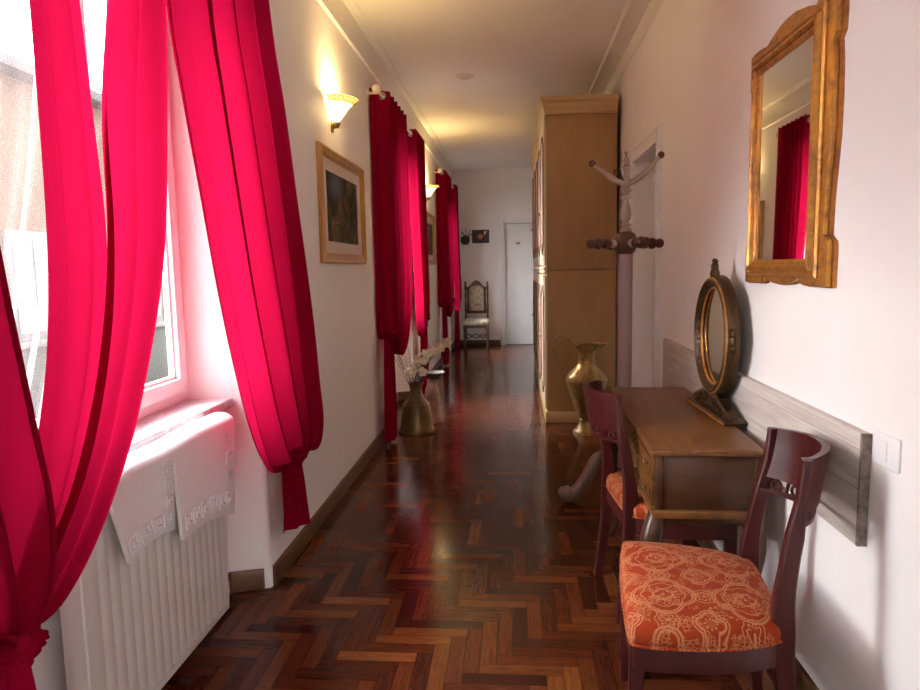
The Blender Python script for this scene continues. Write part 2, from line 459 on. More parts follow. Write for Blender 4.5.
for (y0, y1, z0, z1) in ((DY0-.08, DY0+.006, 0, DZ+.09), (DY1-.006, DY1+.08, 0, DZ+.09), (DY0+.006, DY1-.006, DZ-.006, DZ+.09)):
    b.box(XR-.024, XR+.03, y0, y1, z0, z1, .006)
    b.box(XR-.03, XR-.02, y0+(.0 if y0 > DY0 else .0), y0+.02 if y1-y0 < .2 else y1, z0 if y1-y0 < .2 else z1-.02, z1, .003)
b.box(XR, 1.22, DY0, DY0+.012, 0, DZ); b.box(XR, 1.22, DY1-.012, DY1, 0, DZ); b.box(XR, 1.22, DY0, DY1, DZ-.012, DZ)
b.box(1.05, 1.09, DY0, DY1, DZ-.16, DZ-.10, .004)
b.build('door_casing', DOORW, d2)
b = MB(); b.tube([(1.078, 4.56, 1.08), (1.03, 4.56, 1.08), (1.028, 4.66, 1.08)], .009); b.box(1.066, 1.078, 4.545, 4.575, 1.0, 1.16, .003); b.build('door_handle', STEEL, d2)

# windows
MARB = None
def mat_marble():
    a = NT('grey_sill_stone'); f = a.noise(a.co(), 14, 8, .7, 1.2)
    a.P(color=a.ramp(f, [(.35, (.42, .40, .40)), (.65, (.66, .64, .63))]), rough=.35); return a.m
MARB = mat_marble()
for n, c in enumerate(WC, 1):
    z0, z1 = .87, ZT
    b = MB(); x0, x1 = -1.41, XW-.005; sp = c+(.09 if n == 1 else 0)
    y0, y1 = c-HB-.005, c+HB+.005
    for (a0, a1, q0, q1) in ((y0, y0+.06, z0, z1), (y1-.06, y1, z0, z1), (y0+.06, y1-.06, z1-.06, z1), (y0+.06, y1-.06, z0, z0+.055)):
        b.box(x0, x1-.012, a0, a1, q0, q1, .004)
    w = struct(b.build('window_%d' % n, PVC))  # the last two are unseen windows, put in to let in daylight
    for s in (-1, 1):
        a0, a1 = (c-HB+.045, sp-.004) if s < 0 else (sp+.004, c+HB-.045)
        q0, q1 = z0+.045, z1-.05; t = .06
        b = MB()
        for r in ((a0, a0+t, q0, q1), (a1-t, a1, q0, q1), (a0+t, a1-t, q0, q0+t), (a0+t, a1-t, q1-t, q1)):
            b.box(-1.400, x1+.012, r[0], r[1], r[2], r[3], .006)
        for r in ((a0+t, a0+t+.012, q0+t, q1-t), (a1-t-.012, a1-t, q0+t, q1-t), (a0+t, a1-t, q0+t, q0+t+.012), (a0+t, a1-t, q1-t-.012, q1-t)):
            b.box(-1.396, -1.372, r[0], r[1], r[2], r[3], .003)
        sh = b.build('sash', PVC, w)
        b = MB(); b.box(-1.387, -1.381, a0+t-.004, a1-t+.004, q0+t-.004, q1-t+.004); b.build('pane', GLASS, sh)
    b = MB(); b.box(x1+.01, x1+.05, sp-.012, sp+.012, 1.55, 1.62, .004); b.box(x1+.035, x1+.05, sp-.01, sp+.01, 1.46, 1.60, .004); b.build('window_handle', PVC, w)
    b = MB(); b.box(-1.46, -1.20, c-HF+.032, c+HF-.032, .83, .87, .008, 3); b.build('window_sill', MARB, w)

# ------------------------------------------------------------------ outside
OCHRE = plain('ochre_render', (.105, .058, .030), .9, 0, .15, 1.5)
GREYW = plain('grey_green_render', (.055, .058, .045), .9, 0, .12, 1.2)
ROOF = plain('grey_roof', (.06, .052, .05), .8, 0, .15, 3)
SHUT = plain('pale_blue_glazing', (.11, .13, .17), .3, 0, .1, 2)
PALE = plain('pale_stone', (.13, .12, .11), .8, 0, .1, 3)
g = struct(MB().box(-14, -1.6, -12, 32, -.7, -.6).build('ground', plain('pavement', (.035, .034, .033), .9, 0, .2, 2)))
bd = thing('building', 'ochre town house seen through the nearest window across the street', 'building', (-6, 14.2, -.6))
b = MB(); b.box(-3, 0, -7, 9, 0, 4.38); b.build('facade', OCHRE, bd)
b = MB(); b.box(-.001, .03, -7, 9, 0, 1.15, .01); b.build('plinth', GREYW, bd)
b = MB(); b.box(-3.1, .3, -7.1, 9.1, 4.38, 4.50, .02); b.prism([(-3.1, 4.5), (.3, 4.5), (-1.5, 5.0)], 'y', -7.1, 9.1); b.build('roof', ROOF, bd)
for yy in (-6.2, -3.6, -1.0, 1.6, 4.2, 6.8):
    b = MB(); b.box(-.02, .04, yy-.42, yy+.42, 1.2, 2.55, .01); f = b.build('window', PALE, bd)
    b = MB(); b.box(.03, .05, yy-.33, yy-.02, 1.3, 2.45); b.box(.03, .05, yy+.02, yy+.33, 1.3, 2.45); b.build('pane', SHUT, f)
    b = MB(); b.box(0, .1, yy-.48, yy+.48, 1.12, 1.2, .01); b.build('ledge', PALE, f)

# ------------------------------------------------------------------ curtains
XC = -1.0
CREAM = plain('cream_wood', (.74, .66, .52), .4, 0, .05)
SILVER = plain('silver_eyelet', (.62, .60, .58), .25, 1, .03)
ZR = 2.72
def rod(c, lab):
    t = thing('curtain_rod', lab, 'curtain rod', (XC, c, ZR), group='cream curtain poles')
    b = MB(); b.tube([(0, -1.18, 0), (0, 1.16, 0)], .013, 14); b.build('pole', CREAM, t)
    for s in (-1, 1):
        b = MB(); b.lathe([(.0, .0), (.014, .0), (.016, .008), (.012, .014), (.026, .022), (.034, .038), (.033, .055), (.020, .070), (.0, .074)], seg=20, mat=Matrix.Translation((0, s*1.16, 0)) @ Matrix.Rotation(-s*PI/2, 4, 'X')); b.build('finial', CREAM, t)
        b = MB(); b.tube([(XL-XC+.002, s*1.10, -.0), (0, s*1.10, 0)], .010); b.lathe([(0, 0), (.03, 0), (.03, .008), (.012, .012)], seg=16, mat=Matrix.Translation((XL-XC, s*1.10, 0)) @ Matrix.Rotation(PI/2, 4, 'Y')); b.build('bracket', CREAM, t)
    return t
def sheet(L, Rr, x0, amp, nf, ph=0.0, nu=110, nv=70, bulge=.03, tame=.55, seed=0, top=.0, x1=None, omega=0.0, tuck=0.0):
    """hanging cloth between two edge lines given as (Y, Z) from top to bottom"""
    rr = random.Random(seed); p1, p2, p3 = rr.uniform(0, 6), rr.uniform(0, 6), rr.uniform(0, 6)
    def fn(u, t):
        l = catmull(L, t); r = catmull(Rr, t)
        w = u+.018*math.sin(9*t+p1)*math.sin(PI*u)*t
        y = l[0]+(r[0]-l[0])*w; z = l[1]+(r[1]-l[1])*w
        a = amp*(1-tame*t)
        th = 2*PI*nf*u+ph+.7*t*math.sin(5*u+p2)
        f = math.sin(th)+.28*t*math.sin(2*th+p3)+.35*t*math.sin(2*PI*nf*.37*u+p1+2*t)
        y += .35*amp*t*math.cos(th)*min(1, abs(r[0]-l[0])*2.5)
        y += omega*math.sin(2*th)*min(1, abs(r[0]-l[0])*2.2)*(.55+.45*math.sin(3*u+p1))*math.sin(PI*min(1, max(0, u*6, .0)*.5)) if u < 1/6 else omega*math.sin(2*th)*min(1, abs(r[0]-l[0])*2.2)*(.55+.45*math.sin(3*u+p1))
        xx = x0 if x1 is None else x0+(x1-x0)*t
        x = xx+a*f+bulge*math.sin(PI*min(1, max(0, t))**1.6)
        if tuck: x = x+(-1.078-x)*math.exp(-(u/.07)**2)*min(1, tuck)
        return (x, y, z)
    m = MB(); m.grid(fn, nu, nv); return m
def knot(c, r, seed=1, sx=(1, 1.3, .85)):
    rr = random.Random(seed); ph = [rr.uniform(0, 6) for _ in range(6)]
    m = MB()
    t = bmesh.new(); bmesh.ops.create_uvsphere(t, u_segments=40, v_segments=26, radius=1)
    for v in t.verts:
        d = v.co.normalized(); a = math.atan2(d.z, d.y)
        k = 1+.13*math.sin(5*a+ph[0]+3*d.x)+.10*math.sin(9*a+ph[1]-4*d.x)+.08*math.sin(7*d.z+ph[2])
        v.co = Vector((c[0]+d.x*r*sx[0]*k, c[1]+d.y*r*sx[1]*k, c[2]+d.z*r*sx[2]*k))
    m.merge(t); return m
def rings(par, ys, z):
    for yy in ys:
        m = MB(); m.torus((XC, yy, z), .024, .006, 'y', 22, 8); m.build('eyelet', SILVER, par)
# nearest window: two bunched curtains
rod(WC[0], 'cream curtain pole above the nearest window carrying the bunched crimson curtains')
tR = thing('curtain', 'crimson curtain knotted beside the bare wall, right of the nearest window, short tail hanging', 'curtain', group='crimson curtains')
Lr = [(1.95, 2.76), (1.955, 2.19), (1.98, 1.95), (2.04, 1.64), (2.10, 1.32), (2.18, 1.03), (2.28, .80), (2.42, .645), (2.62, .585), (2.76, .60)]
Rr = [(2.66, 2.76), (2.76, 2.34), (2.86, 2.05), (2.94, 1.70), (3.0, 1.42), (3.05, 1.15), (3.09, .90), (3.15, .68), (3.10, .56), (2.90, .60)]
sheet(Lr, Rr, XC, .055, 4.3, .4, nu=170, seed=3, bulge=.05, omega=.026, tame=.4).build('panel', RED, tR)
knot((XC+.02, 2.83, .60), .055, 4).build('tie_knot', RED, tR)
sheet([(2.76, .60), (2.72, .50), (2.70, .40), (2.69, .29)], [(2.92, .60), (2.98, .46), (3.02, .32), (3.06, .19)], XC, .022, 2.2, 1, nu=40, nv=30, bulge=.0, seed=8).build('tail', RED, tR)
rings(tR, [2.04+.17*i for i in range(5)], ZR)
tL = thing('curtain', 'crimson curtain at the left picture edge, bunched in strips and knotted above the radiator', 'curtain', group='crimson curtains')
AL = [(.72, 2.76), (.72, 2.2), (.74, 1.8), (.76, 1.5), (.80, 1.2), (.88, .95), (1.0, .78), (1.12, .70)]
AR = [(1.10, 2.76), (1.14, 2.0), (1.175, 1.61), (1.20, 1.35), (1.23, 1.12), (1.26, .92), (1.24, .76), (1.18, .69)]
sheet(AL, AR, XC+.015, .045, 3.2, 1.2, nu=150, seed=5, bulge=.03, omega=.018).build('panel', RED, tL)
BL = [(1.42, 2.76), (1.41, 2.2), (1.40, 1.85), (1.38, 1.5), (1.34, 1.25), (1.27, 1.02), (1.21, .84), (1.16, .71)]
BR = [(1.56, 2.76), (1.57, 2.2), (1.585, 1.8), (1.59, 1.5), (1.54, 1.25), (1.44, 1.0), (1.32, .82), (1.19, .70)]
sheet(BL, BR, XC-.012, .026, 2.0, .2, nu=130, seed=6, bulge=.03, omega=.018).build('panel', RED, tL)
CL = [(1.74, 2.76), (1.69, 2.2), (1.595, 1.82), (1.572, 1.5), (1.52, 1.25), (1.42, 1.0), (1.30, .82), (1.18, .70)]
CR = [(1.96, 2.76), (1.94, 2.19), (1.88, 1.78), (1.79, 1.42), (1.61, 1.06), (1.43, .83), (1.29, .71), (1.20, .69)]
sheet(CL, CR, XC+.0, .030, 2.1, 2.0, nu=130, seed=7, bulge=.03, omega=.020).build('panel', RED, tL)
knot((XC+.02, 1.17, .68), .045, 9).build('tie_knot', RED, tL)
sheet([(1.08, .68), (1.04, .5), (1.02, .3), (1.02, .12)], [(1.20, .68), (1.235, .5), (1.26, .3), (1.27, .12)], XC, .025, 2.4, .3, nu=40, nv=30, bulge=0, seed=11).build('tail', RED, tL)
rings(tL, [.84, 1.0, 1.16, 1.48, 1.79, 1.93], ZR)
def sheerc(c, lab):
    m = MB()
    m.grid(lambda u, t: (-1.295+.022*math.sin(2*PI*9*u+.6*math.sin(4*t))+.008*math.sin(2*PI*23*u), c-.70+1.40*u, 2.58-(2.58-.89)*t), 200, 10)
    o = m.build('sheer_curtain', SHEER, ang=80); return tag(o, lab, 'sheer curtain', 'white sheer curtains')
def sheer_near():
    m = MB(); c = WC[0]
    # drawn to the near side of the window, its free edge pulled back
    def fn(u, t):
        y1 = catmull([(2.36,), (2.28,), (2.12,), (1.90,), (1.70,)], t)[0]
        return (-1.295+.020*math.sin(2*PI*6*u+.6*math.sin(4*t))+.006*math.sin(2*PI*17*u), c-.70+(y1-c+.70)*u, 2.58-(2.58-.89)*t)
    m.grid(fn, 140, 24)
    return tag(m.build('sheer_curtain', SHEER, ang=80), 'white sheer curtain behind the bunched crimson curtain of the nearest window', 'sheer curtain', 'white sheer curtains')
sheer_near()
# two further windows
def farpair(c, where, k):
    rod(c, 'cream curtain pole with ball finials over the %s window' % where)
    for s in (-1, 1):
        side = 'near' if s < 0 else 'far'
        t = thing('curtain', 'crimson eyelet curtain on the %s side of the %s window, knotted low, long tail' % (side, where), 'curtain', group='crimson curtains')
        O = [(c+s*1.09, ZR+.045), (c+s*1.09, 2.2), (c+s*1.09, 1.7), (c+s*1.09, 1.25), (c+s*1.10, .98), (c+s*1.07, .86), (c+s*1.0, .88)]
        g0 = .14 if s < 0 else (.46 if where == 'middle' else .72)
        I = [(c+s*g0, ZR+.045), (c+s*g0, 2.2), (c+s*(g0+.02), 1.7), (c+s*(g0+.06), 1.2), (c+s*max(.45, g0+.08), .80), (c+s*.75, .68), (c+s*.95, .84)]
        if s < 0: sheet(O, I, XC, .055, 6, PI/2, nu=160, seed=20+k, bulge=.03, tame=.35, tuck=1.0).build('panel', RED, t)
        else: sheet(I, O, XC, .055, 6, PI/2, nu=160, seed=23+k, bulge=.03, tame=.35).build('panel', RED, t)
        knot((XC+.015, c+s*1.03, .87), .055, 30+k).build('tie_knot', RED, t)
        a, d = (c+s*1.10, c+s*.96) if s < 0 else (c+s*.96, c+s*1.10)
        sheet([(a, .86), (a-.02, .6), (a-.03, .3), (a-.04, .03)], [(d, .86), (d+.03, .6), (d+.05, .3), (d+.05, .03)], XC, .032, 2.6, 1, nu=60, nv=40, bulge=0, seed=40+k, tame=0).build('tail', RED, t)
        rings(t, [c+s*(g0+(1.12-g0)*(i+.5)/12) for i in range(0, 12, 2)], ZR)
        k += 7
farpair(WC[1], 'middle', 1); farpair(WC[2], 'far', 60)
sheerc(WC[1], 'white sheer curtain behind the crimson curtains of the middle window')
sheerc(WC[2], 'white sheer curtain behind the crimson curtains of the far window')

# ------------------------------------------------------------------ radiator and towels
RADM = plain('cream_enamel', (.62, .585, .55), .35, 0, .02)
rad = thing('radiator', 'cream panel radiator under the nearest window with two white towels over it', 'radiator', (-1.14, 1.985, 0))
ry0, ry1, rz0, rz1 = -.415, .435, .10, .82
b = MB()
n = 16; pts = []; m0 = .035
pts.append((.018, ry0)); pts.append((.022, ry0+.004))
pw = (ry1-ry0-2*m0)/n
for i in range(n):
    ya = ry0+m0+i*pw
    pts += [(.022, ya), (.022, ya+pw*.58), (.0195, ya+pw*.72), (.0195, ya+pw*.86)]
pts += [(.022, ry1-m0), (.022, ry1-.004), (.018, ry1), (-.022, ry1), (-.022, ry0)]
b.prism(pts, 'z', rz0+.03, rz1-.03)
b.box(-.022, .022, ry0, ry1, rz0, rz0+.034, .006); b.box(-.022, .022, ry0, ry1, rz1-.034, rz1, .008)
b.build('panel', RADM, rad)
b = MB()
for i in range(22): yy = -.38+i*.0362; b.box(-.06, -.023, yy-.012, yy+.012, rz0+.05, rz1-.06)
b.build('convector', RADM, rad)
for yy in (-.3, .3):
    for zz in (.2, .6): MB().box(-.122, -.0215, yy-.02, yy+.02, zz, zz+.04, .003).build('bracket', STEEL, rad)
b = MB(); b.tube([(-.01, ry1, .15), (-.01, ry1+.035, .15), (-.04, ry1+.035, .10), (-.085, ry1+.035, .0)], .009); b.ball((-.01, ry1+.03, .15), .018); b.lathe([(0, 0), (.016, 0), (.018, .03), (.0, .034)], (-.01, ry1+.03, .155), 14); b.build('valve', PVC, rad)
b = MB(); b.tube([(-.002, ry0-.0, .845), (-.002, ry1+.08, .845)], .008, 12); b.ball((-.002, ry1+.082, .845), .013)
for yy in (ry0+.02, ry1-.02): b.tube([(-.002, yy, .815), (-.002, yy, .845)], .006)
b.build('towel_rail', STEEL, rad)

def mat_towel():
    a = NT('white_terry'); f = a.noise(a.co(), 260, 4, .7)
    a.P(color=a.ramp(f, [(.3, (.64, .62, .63)), (.7, (.75, .73, .74))]), rough=.9, spec=.15, sheen=.4)
    a.bump(f, .5, .004); return a.m
TERRY = mat_towel()
TX = -1.14
def towel(lab, y0, y1, zb0, zb1, skew0, skew1, back):
    """draped over the rail: front drop from y0..y1, bottom heights zb0..zb1"""
    t = thing('towel', lab, 'towel', (0, 0, 0), group='white towels on the radiator')
    zt = .862
    def surf(u, s, off=0.0):
        # s: 0 back hem .. 1 front hem, arc over the radiator in between
        ya, yb = y0, y1
        if s < .25:
            k = s/.25; x = TX-.052-off; z = back+(zt-.03-back)*k; fr = 0
        elif s < .42:
            a = PI*(1-(s-.25)/.17); x = TX-.002+(.052+off)*math.cos(a); z = zt-.03+(.030+off)*math.sin(a); fr = 0
        else:
            k = (s-.42)/.58; zb = zb0+(zb1-zb0)*u+.02*math.sin(PI*u); x = TX+.05+off; z = (zt-.03)+(zb-(zt-.03))*k; fr = k
        y = ya+(yb-ya)*u+(skew0*(1-u)+skew1*u)*fr
        x += .006*math.sin(7*u+3*s)+.010*fr*math.sin(4.3*u+1.0)+.004
        return (x, y, z)
    b = MB()
    nu, nv = 40, 60
    b.grid(lambda u, s: surf(u, s, .006), nu, nv)
    b.grid(lambda u, s: surf(1-u, s, -.006), nu, nv)
    # hems close the cloth
    for e in (0, 1):
        b.grid(lambda u, s: surf(u, e, -.006+.012*(s if e else 1-s)), nu, 1)
        b.grid(lambda u, s: surf(e, s, -.006+.012*(u if e else 1-u)), 1, nv)
    bmesh.ops.remove_doubles(b.bm, verts=b.bm.verts[:], dist=1e-4)
    bmesh.ops.recalc_face_normals(b.bm, faces=b.bm.faces[:])
    b.build('cloth', TERRY, t, ang=60)
    # embossed meander band
    b = MB(); W = y1-y0; H = (zt-zb0)
    def key(u0, s0, du, ds):
        path = [(0, 0), (0, 1), (1, 1), (1, .3), (.45, .3), (.45, .65), (.7, .65)]
        P_ = [(u0+p[0]*du, s0+p[1]*ds) for p in path]
        for (a0, c0), (a1, c1) in zip(P_, P_[1:]):
            k = 4; pp = [surf(min(max(a0+(a1-a0)*i/k, .01), .99), c0+(c1-c0)*i/k, .0075) for i in range(k+1)]
            b.tube(pp, .0045, 6, True)
    nk = max(3, int(W/.072))
    for i in range(nk): key(.06+i*.9/nk, .95, .62/nk, -.10)
    for i in range(3): key(.82, .80-i*.13, .12, -.085)
    b.build('meander_band', TERRY, t, ang=60)
    return t
towel('white terry towel nearer the camera on the radiator, lower hem ending lower left', 1.64, 1.985, .60, .585, .075, .02, .62)
towel('larger white terry towel on the radiator, nearer the far curtain, with woven key border', 1.99, 2.46, .545, .47, .02, -.01, .60)

# ------------------------------------------------------------------ wall lamps
def mat_shade():
    a = NT('lit_frosted_glass')
    a.P(color=(.9, .82, .62), rough=.35, ecol=(1.0, .70, .27), estr=.75)
    return a.m
SHADE = mat_shade()
def mat_rim():
    a = NT('amber_glass_rim'); c = a.sep(a.co())
    a.P(color=(.8, .6, .25), rough=.3, ecol=(1.0, .60, .14), estr=.35); return a.m
RIM = mat_rim()
AGED = plain('aged_brass_fitting', (.35, .25, .12), .4, .8)
def sconce(y, lab):
    t = thing('wall_lamp', lab, 'wall lamp', (XL, y, 2.27), group='half-bowl wall lamps')
    prof = [(.022, .012), (.035, .02), (.062, .05), (.085, .085), (.112, .115), (.150, .140)]
    inner = [(r-.004, z+.003) for r, z in prof[::-1]]
    b = MB(); b.lathe(prof+inner, (.012, 0, 0), 40, a0=-PI/2, a1=PI/2); b.build('shade', SHADE, t)
    b = MB()
    rp = [(.1135, .1145), (.152, .1385), (.156, .143), (.150, .146)]
    b.lathe(rp, (.012, 0, 0), 40, a0=-PI/2, a1=PI/2)
    b.build('rim_band', RIM, t)
    b = MB()
    for i in range(9):   # painted key ornament round the rim
        a0 = -PI/2+.2+i*.325
        for (da, dz, db, dw) in ((0, 0, 0, .022), (0, .022, .2, .022), (.2, .022, .2, .004), (.2, .004, .09, .004)):
            def q(ang, z):
                r = .1155+(z/.0245)*.0385+.0015
                return (.012+r*math.cos(a0+ang), r*math.sin(a0+ang), .1145+z)
            b.tube([q(da, dz), q((da+db)/2, (dz+dw)/2), q(db, dw)], .0022, 5)
    b.build('key_ornament', AGED, t)
    b = MB(); b.lathe([(0, -.022), (.012, -.02), (.022, -.006), (.024, .012), (.0, .016)], (.030, 0, 0), 20); b.tube([(.030, 0, -.008), (.012, 0, -.022), (.0, 0, -.024)], .006); b.build('holder', AGED, t)
    b = MB(); b.box(0, .010, -.02, .02, -.045, .07, .004); b.build('back_plate', AGED, t)
    b = MB(); b.ball((.045, 0, .075), .022); b.build('bulb', SHADE, t)
    L = bpy.data.lights.new('lamp_bulb_light', 'POINT'); L.energy = 3.2; L.color = (1, .70, .30); L.shadow_soft_size = .05
    lo = bpy.data.objects.new('lamp_bulb_light', L); COL.objects.link(lo); lo.location = (XL+.085, y, 2.27+.12)
sconce(4.12, 'lit half-bowl wall lamp above the nearer framed landscape')
sconce(8.52, 'lit half-bowl wall lamp farther along, above the second framed picture')

# ------------------------------------------------------------------ framed pictures
def mat_painting(name, seed, sky):
    a = NT(name); c = a.sep(a.co('Generated')); v = a.co(loc=(seed, seed, 0))
    f = a.noise(v, 7, 9, .68, .8); g = a.noise(v, 2.6, 4, .6, .4)
    col = a.ramp(a.m_('ADD', a.m_('MULTIPLY', f, .6), a.m_('MULTIPLY', g, .4)), [(.36, (.010, .009, .006)), (.46, (.040, .030, .016)), (.54, (.11, .068, .034)), (.66, (.26, .175, .10))])
    dx = a.m_('SUBTRACT', c[1], sky[0]); dz = a.m_('SUBTRACT', c[2], sky[1])
    r = a.m_('SQRT', a.m_('ADD', a.m_('MULTIPLY', dx, dx), a.m_('MULTIPLY', dz, dz)))
    k = a.n.new('ShaderNodeMapRange'); a.l.new(a.m_('ADD', r, a.m_('MULTIPLY', f, .25)), k.inputs[0]); k.inputs[1].default_value = .18; k.inputs[2].default_value = .40; k.inputs[3].default_value = 1; k.inputs[4].default_value = 0
    a.P(color=a.mix(k.outputs[0], col, (.10, .12, .17)), rough=.75, spec=.15); a.bump(f, .1, .003); return a.m
MATB = plain('mount_board', (.62, .52, .46), .85, 0, .04)
GOLDF = wood('gold_frame', (.34, .15, .03), (.60, .30, .07), 2, 20, .35, .1, .1, .5)
def picture(y0, y1, z0, z1, lab, seed, sky):
    yc, zc = (y0+y1)/2, (z0+z1)/2; w, h = (y1-y0)/2, (z1-z0)/2
    t = thing('framed_picture', lab, 'picture', (XL, yc, zc), group='gold framed pictures on the left wall')
    def rect(a, b_): return [(-a, -b_), (a, -b_), (a, b_), (-a, b_)]
    b = MB(); b.ringprism(rect(w, h), rect(w-.062, h-.062), 'x', 0, .03, [(0, .0), (0, .018), (.12, .032), (.35, .034), (.5, .024), (.75, .026), (.85, .018), (1, .014), (1, .0)]); b.build('frame', GOLDF, t, 20)
    b = MB(); b.ringprism(rect(w-.058, h-.058), rect(w-.15, h-.13), 'x', .0, .010); b.build('mount', MATB, t)
    b = MB(); b.box(.0, .006, -(w-.148), w-.148, -(h-.128), h-.128); b.build('print', mat_painting('landscape_%d' % seed, seed, sky), t)
picture(3.76, 4.84, 1.44, 2.11, 'gold framed dark landscape print under the nearer wall lamp', 1, (.30, .85))
picture(8.12, 9.20, 1.44, 2.10, 'gold framed print under the farther wall lamp, between two curtains', 5, (.5, .8))

# ------------------------------------------------------------------ wall mirror
def sym(pts):  # right half (y<=0) outline from top centre to bottom centre -> closed outline
    return pts
my = 2.366
half = [(a_*.955, b_) for a_, b_ in [(0.0, 2.185), (.06, 2.183), (.12, 2.172), (.18, 2.155), (.215, 2.148), (.225, 2.156), (.26, 2.160), (.33, 2.160), (.358, 2.157), (.360, 2.08), (.358, 2.03), (.340, 2.012), (.350, 1.95), (.354, 1.86), (.352, 1.75), (.340, 1.66), (.330, 1.58), (.326, 1.50), (.326, 1.475), (.355, 1.458), (.360, 1.44), (.360, 1.33), (.356, 1.324), (.20, 1.324), (.175, 1.328), (.165, 1.342), (.145, 1.344), (.11, 1.334), (.06, 1.326), (0, 1.323)]]
outl = [(p[0], p[1]) for p in half]+[(-p[0], p[1]) for p in half[-2:0:-1]]
iw, iz0, iz1 = .228, 1.407, 2.063
def project_in(p):
    if False: return p
    y, z = p
    cz = (iz0+iz1)/2; dy = y; dz = z-cz
    k = max(abs(dy)/iw, abs(dz)/((iz1-iz0)/2)); return (dy/k, cz+dz/k)
inl = [project_in(p) for p in outl]
# corners of the glass must stay square: pull the two nearest points per corner onto it
for sx in (-1, 1):
    for zz in (iz0, iz1):
        i = min(range(len(inl)), key=lambda q: (inl[q][0]-sx*iw)**2+(inl[q][1]-zz)**2); inl[i] = (sx*iw, zz)
wm = thing('wall_mirror', 'large gilt framed mirror with shaped crest on the right wall', 'mirror', (XR, my, 0))
tilt = 0
def rect_(a_, q0, q1): return [(-a_, q0), (a_, q0), (a_, q1), (-a_, q1)]
b = MB(); b.prism([(p[0], p[1]) for p in outl], 'x', -.012, -.030, .005); fr_ = b.build('frame', GILT, wm, 30)
b = MB(); b.ringprism(rect_(iw+.066, iz0-.058, iz1+.070), rect_(iw, iz0, iz1), 'x', -.029, -.05, [(0, -.029), (0, -.036), (.10, -.042), (.22, -.042), (.28, -.036), (.36, -.036), (.42, -.050), (.58, -.054), (.68, -.048), (.72, -.041), (.82, -.043), (.90, -.040), (1, -.034), (1, -.029)])
b.build('inner_moulding', GILT, fr_, 20)
b = MB(); b.prism([(p[0]*1.012, 1.74+(p[1]-1.74)*1.008) for p in outl], 'x', -.0, -.014); b.build('backing', GILTRED, wm, 25, label='red-brown rim')
b = MB(); b.box(-.0335, -.0295, -iw-.003, iw+.003, iz0-.003, iz1+.003); b.build('glass', MIRROR, wm)

# ------------------------------------------------------------------ oak board on the wall, switch
def mat_limed():
    a = NT('limed_grey_wood'); v = a.co(scale=(1, .07, 1)); f = a.noise(v, 16, 8, .62, .7); g = a.noise(v, 70, 4, .6)
    z = a.sep(a.co())[2]
    h = a.m_('ADD', a.m_('MULTIPLY', f, .7), a.m_('MULTIPLY', g, .3))
    k = a.m_('FLOORED_MODULO', a.m_('ADD', z, .04), .105); ln = a.m_('LESS_THAN', k, .0035)
    col = a.ramp(h, [(.35, (.38, .32, .28)), (.6, (.60, .545, .50))])
    a.P(color=a.mix(a.m_('MULTIPLY', ln, .45), col, (.17, .14, .125)), rough=.6); a.bump(g, .15, .002); return a.m
LIMED = mat_limed()
EDGE = plain('rough_edge_wood', (.19, .15, .125), .8, 0, .5, 45)
wb = thing('wall_board', 'long limed grey wood board fixed to the right wall behind the desk', 'board', (XR, 0, 0))
b = MB(); b.box(-.026, 0, 1.795, 4.15, .648, .952, .003); b.build('plank', LIMED, wb)
b = MB(); b.box(-.0265, -.0005, 1.787, 1.797, .648, .952, .002); b.build('end_grain', EDGE, wb, label='dark rough sawn end')
sw = thing('light_switch', 'white square light switch plate beside the end of the grey board', 'light switch', (XR, 1.712, .928))
b = MB(); b.box(-.009, 0, -.058, .058, -.042, .042, .004, 3); b.build('plate', PVC, sw)
b = MB(); b.box(-.0125, -.008, -.013, .013, -.026, .026, .002); b.build('rocker', PVC, sw)

